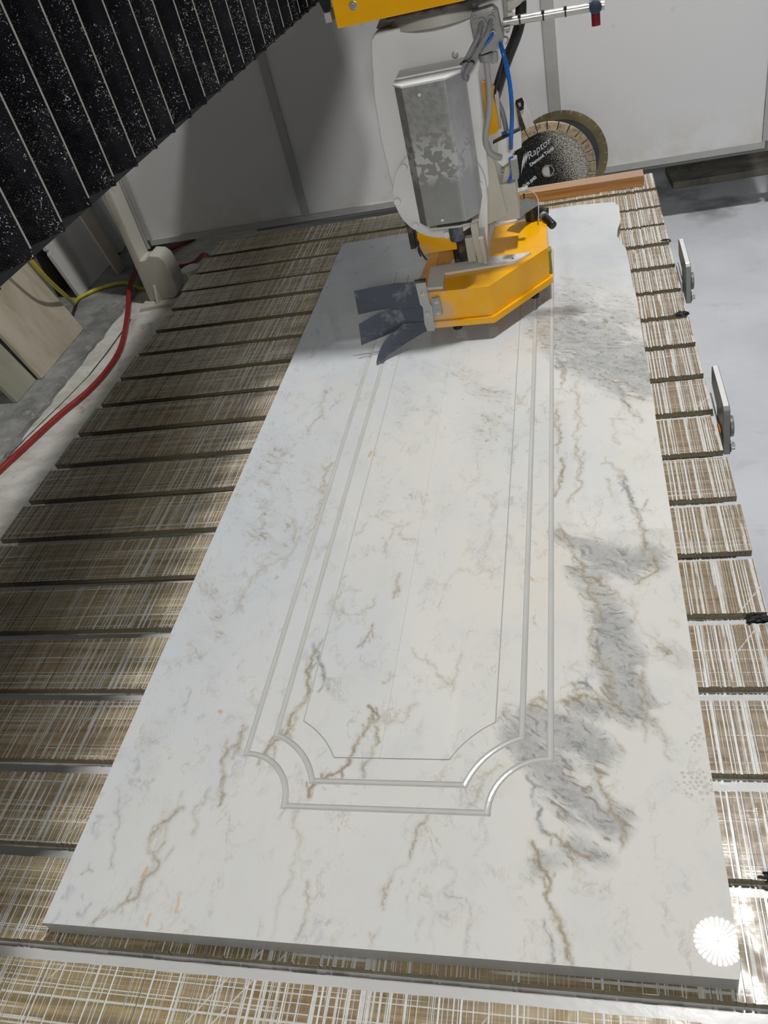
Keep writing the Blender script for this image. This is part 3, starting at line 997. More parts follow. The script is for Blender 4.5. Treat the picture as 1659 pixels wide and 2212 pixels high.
# ------------------------------------------------------------------ marble slab
# veins traced as (kind, width in 0.1 mm, strength in %, [x, y, ... in mm]); kind 0 brown, 1 grey, 2 grey cloud, 3 ochre
VEINS = [
(0,86,80,[780,824,801,790,809,745,826,694,836,645,849,614,839,562,842,520,854,479,866,459,858,421]),
(0,83,90,[734,393,747,415,768,405,801,409,822,421,842,412,873,397,884,385]),
(0,75,80,[802,444,809,430,832,430,849,415]),
(0,103,80,[941,834,949,807,943,779,957,750,961,714,943,684,918,664]),
(0,71,60,[867,675,888,635,912,582,931,545,966,510,976,491]),
(0,71,70,[917,464,918,421,918,384,913,350]),
(0,59,60,[919,399,931,365,941,328,945,301]),
(1,63,90,[730,269,740,230,750,195,759,179]),
(0,59,90,[759,179,782,161,800,152,822,146]),
(0,61,80,[843,272,853,234,864,202,872,184,867,162]),
(0,60,50,[847,327,858,304,852,285]),
(0,76,90,[741,163,750,142,761,121,759,89,774,61,786,35,798,-2]),
(1,41,70,[759,55,769,22,771,-2]),
(0,61,70,[412,87,412,73,419,40,418,21,414,6]),
(0,57,50,[388,152,383,135,380,106,379,68,377,31,377,-1]),
(0,55,50,[564,131,554,117,541,111,539,97]),
(0,67,80,[536,85,530,82,534,74,532,61]),
(0,51,60,[532,27,523,13,523,1]),
(1,58,60,[619,83,630,78,655,72,656,31,655,5]),
(1,44,40,[601,71,608,27,614,0]),
(0,56,50,[593,47,588,16]),
(0,46,50,[615,129,633,116,619,89,610,78]),
(0,86,100,[453,398,463,388,476,377,460,356,454,337,447,322,439,290,428,270,407,262,383,223]),
(0,75,90,[472,356,484,326,475,295,463,275]),
(0,104,60,[476,377,495,362,519,365,528,377,536,403]),
(0,65,60,[516,524,544,499,566,471,596,439]),
(0,73,60,[609,512,606,498,604,466,600,429]),
(0,69,40,[554,374,552,365,549,344]),
(0,75,70,[472,447,483,456,489,462]),
(0,127,90,[230,202,224,240,216,265,213,297,224,314,229,334,234,349]),
(0,133,90,[289,294,288,316,296,328,309,335,319,350,318,385,326,400,335,412,329,442,319,478,321,506,325,528]),
(1,141,80,[318,540,335,517,347,487,357,463,371,435]),
(0,73,50,[251,334,267,325,283,307]),
(0,62,60,[366,203,365,193,367,169,388,152,384,137]),
(0,66,80,[582,198,576,184,568,177,568,157,564,131]),
(0,56,50,[665,195,671,182,676,165,668,152,658,139]),
(0,68,60,[692,285,674,274,663,261,655,240,649,218]),
(0,101,80,[752,415,740,407,735,389]),
(0,119,60,[220,235,227,213,206,216,201,205,187,197,200,173,199,153]),
(0,129,80,[167,196,155,183,141,171,132,154,128,146,143,118,161,99,156,87,149,83,144,61,140,44]),
(0,83,80,[140,44,118,33,102,22,93,16,85,5]),
(0,76,40,[175,77,189,60]),
(1,76,60,[27,229,43,204,57,173,63,138,73,109,76,89]),
(1,82,70,[31,77,48,83]),
(1,92,80,[53,18,63,15]),
(1,66,40,[-1,97,17,74]),
(3,59,80,[213,51,216,41,215,30]),
(3,73,80,[176,24,175,18,177,8]),
(3,94,90,[142,93,140,80]),
(3,79,100,[171,386,175,384]),
(3,136,90,[332,1139,329,1121]),
(3,83,80,[729,693,731,684]),
(3,53,70,[378,159,379,152]),
(3,104,60,[57,1252,60,1248]),
(0,124,60,[151,1435,153,1391,160,1337,150,1292,147,1235]),
(0,98,40,[124,1199,107,1178,98,1154,83,1118]),
(0,143,70,[239,1105,231,1070,229,1042,244,984,245,934,247,880]),
(0,133,50,[98,1116,84,1077,83,1058,114,984,111,954,109,930]),
(0,115,60,[189,904,202,860,212,822,207,786,201,775,183,773,170,760,148,743,137,707,139,629]),
(0,126,60,[286,802,275,789,271,773]),
(0,102,60,[368,877,358,848,348,841]),
(0,113,60,[464,869,440,859,428,853,421,813,421,783]),
(0,100,60,[350,716,344,706,346,677,337,652,329,644,342,627,361,622,402,611,422,629,423,650]),
(0,92,50,[351,670,364,683,389,675]),
(0,78,80,[464,715,465,678,461,653]),
(0,82,80,[430,585,421,549,409,530]),
(0,130,50,[640,884,644,847,642,808,638,758,635,716,616,707,603,721,588,723,576,710,571,704,562,678]),
(0,125,35,[656,956,649,928,643,891]),
(0,91,35,[597,806,593,761]),
(1,132,50,[564,1024,574,995]),
(1,117,40,[565,1188,572,1165]),
(0,100,90,[788,1056,791,1034,788,983,783,953,773,928]),
(0,111,80,[779,1248,783,1207,782,1162,773,1106]),
(0,136,70,[683,1112,678,1078,682,1052]),
(0,110,60,[682,932,680,910]),
(0,88,60,[707,1250,727,1220,744,1198]),
(0,123,60,[718,1357,705,1328,695,1293,682,1287]),
(0,123,60,[757,1664,733,1607,727,1559,703,1540]),
(1,148,100,[770,1530,776,1508,790,1459,797,1429]),
(1,146,90,[771,1445,783,1427,797,1440]),
(0,126,80,[795,1425,792,1387,790,1355]),
(0,122,60,[825,1437,834,1411,839,1367,821,1333,806,1317,789,1334,774,1335]),
(0,103,70,[812,1326,826,1304,830,1257,832,1208,825,1155,822,1105,828,1051,828,1017,829,953,819,938,810,929,801,903]),
(0,127,70,[927,1321,934,1289,942,1243,953,1193,966,1166]),
(1,142,70,[926,1311,937,1250,948,1229]),
(0,120,60,[902,1191,907,1162,912,1138,914,1092]),
(0,110,60,[904,1191,923,1187,935,1183]),
(0,256,35,[924,1131,948,1112,976,1091,967,1042,942,1021]),
(0,107,70,[874,1025,889,1028,899,1017,917,997,921,961,920,943,924,887,935,858,941,834]),
(1,158,80,[920,977,924,923,930,879,942,837]),
(0,84,70,[883,973,887,953,887,935]),
(0,77,40,[894,854,892,837]),
(0,83,50,[739,875,748,889,757,903]),
(0,533,60,[797,1935,824,1915]),
(1,86,80,[800,776,811,768]),
(1,68,90,[813,445,824,443,832,432]),
(1,80,80,[843,543,846,523,850,505]),
(0,89,50,[973,577,984,571,981,561]),
(1,118,40,[81,631,101,617]),
(1,108,35,[11,633,29,607]),
(1,92,40,[79,422,96,402,97,386]),
(1,80,50,[54,361,75,356]),
(1,62,40,[222,123,228,116]),
(1,60,50,[902,96,906,87]),
(1,58,50,[911,58,915,47]),
(1,52,50,[846,36,851,28]),
(1,63,40,[971,160,979,154]),
(2,811,95,[808,1653,851,1556,893,1477,947,1411,987,1365]),
(2,560,60,[884,1525,942,1524,984,1469]),
(2,830,35,[816,1812,891,1724,961,1642]),
(2,849,12,[777,2068,865,2175,916,2024,963,1887]),
(2,233,60,[789,815,820,783,855,757,897,735,934,721]),
(2,345,70,[854,732,895,711,942,726]),
(2,257,45,[818,709,842,660,866,624]),
(2,286,80,[864,591,878,537,887,507,884,458,890,421,900,394]),
(2,257,50,[853,517,867,478]),
(2,194,60,[899,385,877,390,841,394,812,398]),
(2,282,80,[737,367,763,358,796,341,824,325,838,309]),
(2,262,75,[715,340,742,315,767,283,781,252,801,230,834,209,853,196]),
(2,173,40,[742,122,806,159,844,147]),
(2,218,30,[960,515,979,486]),
(2,177,35,[699,384,715,349]),
(2,825,22,[69,1202,70,1017,124,866,194,816]),
(2,654,20,[22,726,91,618,87,510]),
(2,821,16,[175,1076,258,917]),
(2,379,15,[54,361,52,275,44,187]),
(2,636,20,[481,1478,638,1340,625,1147]),
(2,637,15,[387,1405,386,1237]),
(2,331,15,[621,63,651,104])]



def refine_veins():
    """subdivide every traced vein with small fractal wander and add short feathers to the strong ones"""
    r = random.Random(5)
    out = []
    for kind, w, s, pts in VEINS:
        p = [Vector((pts[i] / 1000, pts[i + 1] / 1000)) for i in range(0, len(pts), 2)]
        w, s = w * 1e-4, s / 100
        if kind in (0, 1):
            for _ in range(3):
                q = [p[0]]
                for a, b in zip(p, p[1:]):
                    d = b - a
                    if d.length > 0.0035:
                        m = (a + b) / 2 + Vector((-d.y, d.x)) * r.uniform(-0.24, 0.24)
                        q.append(m)
                    q.append(b)
                p = q
            out.append((kind, w, s, p))
            if s >= 0.55:
                L = 0.0
                for a, b in zip(p, p[1:]):
                    L += (b - a).length
                    if L > 0.011:
                        L = 0.0
                        if r.random() < 0.75:
                            ang = r.uniform(1.1, 2.1) + (PI if r.random() < 0.5 else 0)
                            l = r.uniform(0.5, 1.3) * w * 2.2
                            e = b + Vector((math.cos(ang), math.sin(ang))) * l
                            m = (b + e) / 2 + Vector((r.uniform(-1, 1), r.uniform(-1, 1))) * l * 0.15
                            out.append((kind, w * 0.6, s * r.uniform(0.6, 0.95), [b, m, e]))
        else:
            out.append((kind, w, s, p))
    return out


def build_slab():
    veins = refine_veins()
    X0, X1, Y0, Y1 = 0.0, 1.0, 0.0, 2.445
    outline = [(0, 0), (0.994, 0.0), (0.9985, 0.012), (0.9995, 0.05), (1.0, 0.9), (0.9995, 1.75), (0.995, 1.82), (0.993, 2.0), (0.990, 2.082), (0.979, 2.123), (0.969, 2.174),
               (0.974, 2.226), (0.985, 2.277), (0.989, 2.402), (0.977, 2.449), (0.95, 2.456), (0.857, 2.472), (0.70, 2.470), (0.4, 2.458), (0, 2.44)]
    cx0, cx1, cy0, cy1 = 0.250, 0.7665, 0.2055, 2.2350

    def loop(t, n=14):
        R = 0.094 + t
        pts = []
        for (cx, cy, sx, sy) in ((cx0, cy0, 1, 1), (cx1, cy0, -1, 1), (cx1, cy1, -1, -1), (cx0, cy1, 1, -1)):
            b = math.asin(max(-1, min(1, t / R)))
            arc = []
            for k in range(n + 1):
                a = (PI / 2 - b) + (b - (PI / 2 - b)) * k / n      # from the x=cx+t side to the y=cy+t side
                arc.append((cx + sx * R * math.cos(a), cy + sy * R * math.sin(a)))
            if (sx, sy) in ((-1, 1), (1, -1)):
                arc.reverse()
            pts += arc
        return pts

    V, E, Z = [], [], []

    def add_loop(pts, z, closed=True):
        dense = []
        for i, a in enumerate(pts):
            dense.append(a)
            if i == len(pts) - 1 and not closed:
                break
            b2 = pts[(i + 1) % len(pts)]
            m = int(math.hypot(b2[0] - a[0], b2[1] - a[1]) / 0.009)
            for k in range(1, m):
                dense.append((a[0] + (b2[0] - a[0]) * k / m, a[1] + (b2[1] - a[1]) * k / m))
        pts = dense
        b = len(V)
        V.extend(pts)
        Z.extend([z] * len(pts))
        n = len(pts)
        for i in range(n if closed else n - 1):
            E.append((b + i, b + (i + 1) % n))

    # subdivide long outline edges
    ol = []
    for i in range(len(outline)):
        a, b = outline[i], outline[(i + 1) % len(outline)]
        L = math.hypot(b[0] - a[0], b[1] - a[1])
        m = 1
        for k in range(m):
            jx = 0.0
            ol.append((a[0] + (b[0] - a[0]) * k / m, a[1] + (b[1] - a[1]) * k / m))
    add_loop(ol, 0.0)
    n_out = len(V)
    prof = ((-0.0052, 0.0), (-0.0046, -0.0016), (-0.0030, -0.0028), (0.0, -0.0034), (0.0030, -0.0028), (0.0046, -0.0016), (0.0052, 0.0))
    for base in (0.0, 0.0455):
        for dt, z in prof:
            add_loop(loop(base + dt), z)
    for dt, z in ((-0.0013, 0.0), (0.0, -0.0018), (0.0010, 0.0)):
        add_loop(loop(0.0897 + dt), z)
    for dx, z in ((-0.0008, 0.0), (0.0, 0.0010), (0.0008, 0.0)):       # faint raised pass line down the middle
        add_loop([(0.490 + dx, y) for y in np.linspace(0.2975, 2.142, 90)], z, closed=False)
    # grid points, kept clear of the loops
    sp = 0.0065
    gx, gy = np.meshgrid(np.arange(sp / 2, 1.0, sp), np.arange(sp / 2, 2.47, sp))
    G = np.stack([gx.ravel(), gy.ravel()], 1)
    rs = np.random.RandomState(3)
    G = G + rs.uniform(-0.0012, 0.0012, G.shape)
    ok = np.ones(len(G), bool)

    def clear(pts, closed, dist):
        P = np.array(pts)
        Q = np.roll(P, -1, 0) if closed else P[1:]
        if not closed:
            P = P[:-1]
        for a, b in zip(P, Q):
            d = b - a
            L2 = d @ d
            if L2 < 1e-12:
                continue
            t = np.clip(((G - a) @ d) / L2, 0, 1)
            dd = np.hypot(*(G - a - t[:, None] * d).T)
            ok[dd < dist] = False
    clear(outline, True, 0.003)
    clear(loop(0.0), True, 0.0085)
    clear(loop(0.0455), True, 0.0085)
    clear(loop(0.0897), True, 0.003)
    clear([(0.49, 0.2975), (0.49, 2.142)], False, 0.003)
    # inside test
    inside = np.zeros(len(G), bool)
    oo = np.array(outline)
    for (x1, y1), (x2, y2) in zip(oo, np.roll(oo, -1, 0)):
        c = ((y1 > G[:, 1]) != (y2 > G[:, 1]))
        if y1 != y2:
            inside ^= c & (G[:, 0] < (x2 - x1) * (G[:, 1] - y1) / (y2 - y1) + x1)
    # a finer cloud of points along the veins, so that thin lines stay thin
    extra = []
    for kind, w, s, p in veins:
        if kind == 2:
            continue
        R0 = 0.0055
        P0 = np.array([tuple(v) for v in p])
        lo, hi = P0.min(0) - R0, P0.max(0) + R0
        h = 0.0019
        ax = np.arange(math.floor(lo[0] / h), math.ceil(hi[0] / h) + 1) * h
        ay = np.arange(math.floor(lo[1] / h), math.ceil(hi[1] / h) + 1) * h
        gx, gy = np.meshgrid(ax, ay)
        q = np.stack([gx.ravel(), gy.ravel()], 1)
        best = np.full(len(q), 1e9)
        for a, b in zip(P0[:-1], P0[1:]):
            d = b - a
            t = np.clip(((q - a) @ d) / max(d @ d, 1e-12), 0, 1)
            best = np.minimum(best, np.hypot(*(q - a - t[:, None] * d).T))
        extra.append(np.round(q[best < R0] / h).astype(int))
    ex = np.unique(np.concatenate(extra), axis=0) * 0.0019
    Gc = G[ok & inside]
    # drop coarse points that fall inside the fine cloud
    keyset = set(map(tuple, np.round(ex / 0.0038).astype(int)))
    keep = np.array([tuple(k) not in keyset for k in np.round(Gc / 0.0038).astype(int)])
    G = ex
    ok = np.ones(len(G), bool)
    clear(outline, True, 0.002)
    clear(loop(0.0), True, 0.0068)
    clear(loop(0.0455), True, 0.0068)
    clear(loop(0.0897), True, 0.002)
    clear([(0.49, 0.2975), (0.49, 2.142)], False, 0.002)
    inside2 = (G[:, 0] > 0.002) & (G[:, 0] < 0.966) | (G[:, 0] >= 0.966) & (G[:, 0] < 0.998) & (G[:, 1] < 1.7)
    inside2 &= G[:, 1] > 0.002
    G = np.concatenate([Gc[keep], G[ok & inside2]])
    nb = len(V)
    V.extend(map(tuple, G))
    Z.extend([0.0] * len(G))
    r = delaunay_2d_cdt([Vector(v) for v in V], E, [], 0, 1e-6)
    ov, _, of, orig = r[0], r[1], r[2], r[3]
    P = np.array([(v[0], v[1]) for v in ov])
    z = np.array([(Z[o[0]] if o else 0.0) for o in orig])
    F = np.array(of)
    cen = P[F].mean(1)
    ins = np.zeros(len(F), bool)
    for (x1, y1), (x2, y2) in zip(oo, np.roll(oo, -1, 0)):
        if y1 == y2:
            continue
        c = ((y1 > cen[:, 1]) != (y2 > cen[:, 1]))
        ins ^= c & (cen[:, 0] < (x2 - x1) * (cen[:, 1] - y1) / (y2 - y1) + x1)
    F = F[ins]
    zf = z[F]
    groove = (np.abs(zf) > 1e-6).any(1) & (zf <= 0).all(1) & (zf.min(1) < -0.0012)
    # outline verts and the skirt
    nv = len(P)
    omap = {}
    for i, o in enumerate(orig):
        for k in o:
            omap.setdefault(k, i)
    ring = [omap[k] for k in range(n_out)]
    verts = [(p[0], p[1], zz) for p, zz in zip(P, z)]
    bevel_ring = []
    for k in ring:
        verts.append((P[k][0], P[k][1], -0.0335))
        bevel_ring.append(len(verts) - 1)
    faces = [tuple(map(int, f)) for f in F]
    mats = [1 if g else 0 for g in groove]
    m = len(ring)
    for i in range(m):
        faces.append((ring[i], bevel_ring[i], bevel_ring[(i + 1) % m], ring[(i + 1) % m]))
        mats.append(2)
    faces.append(tuple(reversed(bevel_ring)))
    mats.append(2)
    me = bpy.data.meshes.new('slab')
    me.from_pydata(verts, [], faces)
    me.polygons.foreach_set('material_index', mats)
    # vein fields
    Q = np.array(verts)[:, :2]
    A = np.zeros((len(Q), 4), np.float32)
    chan = {0: 0, 1: 1, 2: 2, 3: 3}
    for kind, w, s, pts in veins:
        p = np.array([tuple(v) for v in pts])
        Rr = w * 1.7 if kind == 2 else (0.006 if kind < 2 else 0.007) + 0.35 * w
        lo, hi = p.min(0) - Rr, p.max(0) + Rr
        idx = np.where((Q[:, 0] > lo[0]) & (Q[:, 0] < hi[0]) & (Q[:, 1] > lo[1]) & (Q[:, 1] < hi[1]))[0]
        if not len(idx):
            continue
        q = Q[idx]
        best = np.full(len(q), 1e9)
        for a, b in zip(p[:-1], p[1:]):
            d = b - a
            t = np.clip(((q - a) @ d) / max(d @ d, 1e-12), 0, 1)
            best = np.minimum(best, np.hypot(*(q - a - t[:, None] * d).T))
        f = np.clip(1 - best / Rr, 0, 1) * s
        if kind == 2:
            f = (np.clip(1 - best / Rr, 0, 1) ** 0.8) * s
        A[idx, chan[kind]] = np.maximum(A[idx, chan[kind]], f)
    at = me.attributes.new('veins', 'FLOAT_COLOR', 'POINT')
    at.data.foreach_set('color', A.ravel())
    return me


slab = link('marble_slab', build_slab(), [MB, MCUT, MSIDE])
slab.data.validate()
tag(slab, 'large white grey-veined marble slab with carved double border, lying on the slats', 'marble slab')

water = bpy.data.materials.new('clear_water')
water.use_nodes = True
_nt = water.node_tree
_nt.nodes.remove(_nt.nodes['Principled BSDF'])
_mx, _tr, _gl, _fr = (_nt.nodes.new(k) for k in ('ShaderNodeMixShader', 'ShaderNodeBsdfTransparent', 'ShaderNodeBsdfGlossy', 'ShaderNodeFresnel'))
_tr.inputs['Color'].default_value = (0.96, 0.97, 0.97, 1)
_gl.inputs['Roughness'].default_value = 0.02
_fr.inputs['IOR'].default_value = 1.45
_nt.links.new(_fr.outputs[0], _mx.inputs[0])
_nt.links.new(_tr.outputs[0], _mx.inputs[1])
_nt.links.new(_gl.outputs[0], _mx.inputs[2])
_nt.links.new(_mx.outputs[0], _nt.nodes['Material Output'].inputs['Surface'])


def splash(label, cx, cy, sx, sy, n, seed):
    r = random.Random(seed)
    done = []
    bm = bmesh.new()
    for _ in range(n):
        for _t in range(40):
            px, py = cx + r.gauss(0, sx), cy + r.gauss(0, sy)
            q = r.uniform(0.0012, 0.0030)
            if all(math.hypot(px - a, py - b) > (q + c) * 1.3 for a, b, c in done):
                break
        else:
            continue
        done.append((px, py, q))
        ring = []
        for k, hh in ((1.0, 0.00015), (0.75, 0.0006), (0.4, 0.00095)):
            ring.append([bm.verts.new((min(px + q * k * math.cos(t) * 1.2, 0.998), py + q * k * math.sin(t), hh)) for t in np.linspace(0, 2 * PI, 11)[:-1]])
        rings = ring
        for a, b in zip(rings, rings[1:]):
            for i in range(10):
                bm.faces.new((a[i], a[(i + 1) % 10], b[(i + 1) % 10], b[i]))
        bm.faces.new(rings[-1])
    me = finish(bm, smooth=True)
    if me.polygons[-1].normal.z < 0:
        me.flip_normals()
    o = link('water_drops', me, water)
    tag(o, label, 'water', kind='stuff')


splash('water drops near the right slab edge, upper cluster', 0.985, 0.336, 0.006, 0.008, 14, 1)
splash('water drops near the right slab edge, lower cluster', 0.980, 0.262, 0.012, 0.008, 34, 2)
splash('few water drops in the middle of the slab below the guard', 0.355, 1.345, 0.008, 0.010, 8, 3)

# ------------------------------------------------------------------ timber batten on the far slat
o = link('timber_batten', box((0.56, 2.640, ZS), (1.087, 2.700, ZS + 0.038), 0.0015), MTIM)
tag(o, 'orange-brown wet timber batten lying on the farthest slat in front of the saw blades', 'timber')

# ------------------------------------------------------------------ loose saw blades standing against the wall
def ring_sector(bm, c, r0, r1, a0, a1, y0, y1, n=4):
    vs = []
    for y in (y0, y1):
        row = []
        for r in (r0, r1):
            row.append([bm.verts.new((c[0] + r * math.cos(a0 + (a1 - a0) * i / n), y, c[1] + r * math.sin(a0 + (a1 - a0) * i / n))) for i in range(n + 1)])
        vs.append(row)
    for i in range(n):
        bm.faces.new((vs[0][0][i], vs[0][0][i + 1], vs[0][1][i + 1], vs[0][1][i]))
        bm.faces.new((vs[1][0][i], vs[1][1][i], vs[1][1][i + 1], vs[1][0][i + 1]))
        bm.faces.new((vs[0][0][i], vs[1][0][i], vs[1][0][i + 1], vs[0][0][i + 1]))
        bm.faces.new((vs[0][1][i], vs[0][1][i + 1], vs[1][1][i + 1], vs[1][1][i]))
    bm.faces.new((vs[0][0][0], vs[0][1][0], vs[1][1][0], vs[1][0][0]))
    bm.faces.new((vs[0][0][n], vs[1][0][n], vs[1][1][n], vs[0][1][n]))


def annulus(c, r0, r1, y0, y1, n=72):
    bm = bmesh.new()
    rows = []
    for y in (y0, y1):
        for r in (r0, r1):
            rows.append([bm.verts.new((c[0] + r * math.cos(2 * PI * i / n), y, c[1] + r * math.sin(2 * PI * i / n))) for i in range(n)])
    for i in range(n):
        j = (i + 1) % n
        for a, b in ((0, 1), (1, 3), (3, 2), (2, 0)):
            bm.faces.new((rows[a][i], rows[a][j], rows[b][j], rows[b][i]))
    return finish(bm, smooth=True)


CB = (0.745, -0.049)
RB = 0.187
YB = 2.985
fb = thing('diamond_disc', (CB[0], YB, CB[1] - RB), 'black glittery circular saw blade with gold segments, in front of the other blade', 'saw blade')
link('core', annulus(CB, 0.023, 0.157, YB, YB + 0.003), MBLK, fb)
NSEG = 26
for k in range(NSEG):
    a = 2 * PI * k / NSEG + 0.06
    bm = bmesh.new()
    ring_sector(bm, CB, 0.153, RB, a + 0.010, a + 2 * PI / NSEG - 0.014, YB - 0.003, YB + 0.006, 5)
    link('segment', finish(bm, bevel=0.0008), MBRASS, fb)
link('bore_ring', annulus(CB, 0.0205, 0.0245, YB - 0.002, YB + 0.004, 48), MBRASS, fb)


def text(body, x, z, ang, size, parent, shear=0.0, w=1.0, ext=0.0004, y=None):
    cu = bpy.data.curves.new('lettering', 'FONT')
    cu.body = body
    cu.size = size
    cu.extrude = ext
    cu.shear = shear
    cu.offset = 0.0006 * w
    cu.materials.append(MSNOW)
    tmp = bpy.data.objects.new('tmp', cu)
    COL.objects.link(tmp)
    me = bpy.data.meshes.new_from_object(tmp.evaluated_get(bpy.context.evaluated_depsgraph_get()))
    bpy.data.objects.remove(tmp)
    o = bpy.data.objects.new('lettering', me)
    COL.objects.link(o)
    yy = YB - 0.0006 if y is None else y
    o.parent = parent
    M = Matrix.Translation((x, yy, z)) @ Matrix.Rotation(PI / 2, 4, 'X') @ Matrix.Rotation(ang, 4, 'Z')
    o.matrix_parent_inverse = Matrix.Translation(-parent.location)
    o.matrix_basis = M
    return o


# claw strokes in front of the word, then the word and two smaller lines
bm = bmesh.new()
for (x0, z0, x1, z1, w) in ((0.638, -0.045, 0.660, 0.036, 0.0035), (0.650, -0.024, 0.667, 0.040, 0.003), (0.661, -0.008, 0.673, 0.040, 0.0028)):
    d = Vector((x1 - x0, z1 - z0))
    nrm = Vector((-d.y, d.x)).normalized()
    mid = Vector((x0, z0)).lerp(Vector((x1, z1)), 0.6)
    pts = [(x0, z0), tuple(mid - nrm * w), (x1, z1), tuple(mid + nrm * w)]
    bm_prism(bm, pts, YB - 0.001, YB - 0.0001, 'y')
link('claw_mark', finish(bm), MSNOW, fb)
text('Raptor', 0.673, 0.006, 0.505, 0.038, fb, shear=0.45, w=-0.3)
text('Diamond Tools', 0.679, -0.0205, 0.505, 0.0175, fb)
text('Grit #40', 0.643, -0.1025, 0.53, 0.0185, fb, w=1.0)

CK = (0.792, -0.045)
YK = 3.075
kb = thing('diamond_disc', (CK[0], YK, CK[1] - RB), 'plain dark grey circular saw blade with slotted olive brass rim, nearest the wall', 'saw blade')
link('core', annulus(CK, 0.02, 0.158, YK, YK + 0.003), MDISC, kb)
NR = 30
for k in range(NR):
    a = 2 * PI * k / NR
    bm = bmesh.new()
    ring_sector(bm, CK, 0.156, 0.1755, a, a + 2 * PI / NR, YK - 0.001, YK + 0.004, 4)
    ring_sector(bm, CK, 0.1755, 0.190, a + 0.006, a + 2 * PI / NR - 0.006, YK - 0.001, YK + 0.004, 4)
    link('rim_segment', finish(bm), MBRASS2, kb)
o = link('concrete_block', box((0.45, 2.90, ZF), (1.02, 3.12, CB[1] - RB - 0.003), 0.006), MCONC)
tag(o, 'low concrete block behind the table that carries the saw blades', 'block')

mb = thing('metal_bar', (0.70, 3.08, -0.24), 'flat grey bar with black painted tip standing left of the saw blades', 'bar')
link('bar', prism([(0.645, 0.212), (0.672, 0.218), (0.745, -0.02), (0.76, -0.236), (0.70, -0.236), (0.692, -0.02)], 3.055, 3.063, 'y', bevel=0.001), MPLATE, mb)
link('dark_side', prism([(0.641, 0.210), (0.645, 0.212), (0.692, 0.02), (0.693, -0.1), (0.678, -0.1), (0.648, 0.10)], 3.052, 3.064, 'y'), MDARK, mb)
bm = bmesh.new()
bm_prism(bm, [(0.640, 0.205), (0.644, 0.217), (0.668, 0.223), (0.674, 0.205), (0.670, 0.180), (0.656, 0.176)], 3.050, 3.0548, 'y', holes=[[(0.650, 0.206), (0.661, 0.207), (0.662, 0.192), (0.654, 0.190)]])
link('black_tip', finish(bm), MBLACK, mb)

# ------------------------------------------------------------------ bellows and bridge
bel = thing('bellows_cover', (0.25, 1.0, 0.85), 'black pleated bellows splashed with stone slurry, hanging upper left', 'bellows')
PITCH = 0.0787
XR, XV = 0.25, 0.185
for k in range(-22, 33):
    y0 = 0.333 + PITCH * k
    if y0 > 2.9:
        break
    zb0 = 0.858 - 0.0165 * (y0 - 0.33)
    bm = bmesh.new()
    # each pleat: steep flank dropping back to the valley, then a long flank rising to the next ridge, slightly sagging
    prof = [(XR, y0), (XV - 0.004, y0 + PITCH * 0.36), (XV + 0.004, y0 + PITCH * 0.55), (XR - 0.012, y0 + PITCH * 0.86), (XR, y0 + PITCH * 0.997)]
    prof = [(XR, y0), (XV, y0 + PITCH * 0.10), (XV + 0.021, y0 + PITCH * 0.4), (XR - 0.021, y0 + PITCH * 0.70), (XR, y0 + PITCH * 0.997)]
    zs = [zb0, zb0 + 0.10, zb0 + 0.25, zb0 + 0.45, zb0 + 0.85]
    rr = random.Random(k)
    rows = []
    for iz, z in enumerate(zs):
        row = []
        for jx, (px, py) in enumerate(prof):
            inner = jx in (1, 2, 3)
            wob = rr.uniform(-0.004, 0.004) if inner and iz else 0.0
            row.append(bm.verts.new((px + wob, py, z)))
        rows.append(row)
    for a, b in zip(rows, rows[1:]):
        for i in range(len(prof) - 1):
            bm.faces.new((a[i], a[i + 1], b[i + 1], b[i]))
    pl = link('pleat', finish(bm, smooth=True), MBEL, bel)
    # bottom web of the pleat
    bm = bmesh.new()
    pts = [(XR - 0.001, y0), (XV + 0.003, y0 + PITCH * 0.10), (XV + 0.021, y0 + PITCH * 0.4), (XR - 0.021, y0 + PITCH * 0.70), (XR - 0.001, y0 + PITCH * 0.995), (XV - 0.002, y0 + PITCH * 0.995), (XV - 0.002, y0)]
    bm_prism(bm, pts, zb0 - 0.0008, zb0 + 0.001, 'z')
    link('bottom_web', finish(bm), MDARKWEB, pl)
    link('edge_strip', box((XR - 0.001, y0 - 0.0007, zb0 + 0.012), (XR + 0.0012, y0 + 0.0007, zb0 + 0.85)), MEDGE, pl)
link('backing_band', prism([(-1.4, 0.858), (2.95, 0.785), (2.95, 1.05), (-1.4, 1.10)], 0.176, 0.180, 'x'), MDARKWEB, bel)
brg = thing('bridge_beam', (-0.2, 1.2, 0.9), 'heavy bridge beam of the saw behind the black bellows', 'beam')
link('girder', box((-0.42, 0.30, 0.875), (0.10, 3.02, 1.03), 0.01), MDARKWEB, brg)
link('end_plate', box((-0.44, 0.26, 0.865), (0.11, 0.30, 1.04), 0.004), MDARKWEB, brg)

# ------------------------------------------------------------------ saw head with its guard
head = thing('stone_saw', (0.5, 1.8, 0.065), 'white and yellow stone saw head hanging over the slab with octagonal yellow guard', 'saw')
Lk = lambda name, me, m, par=None: link(name, me, m, par or head)

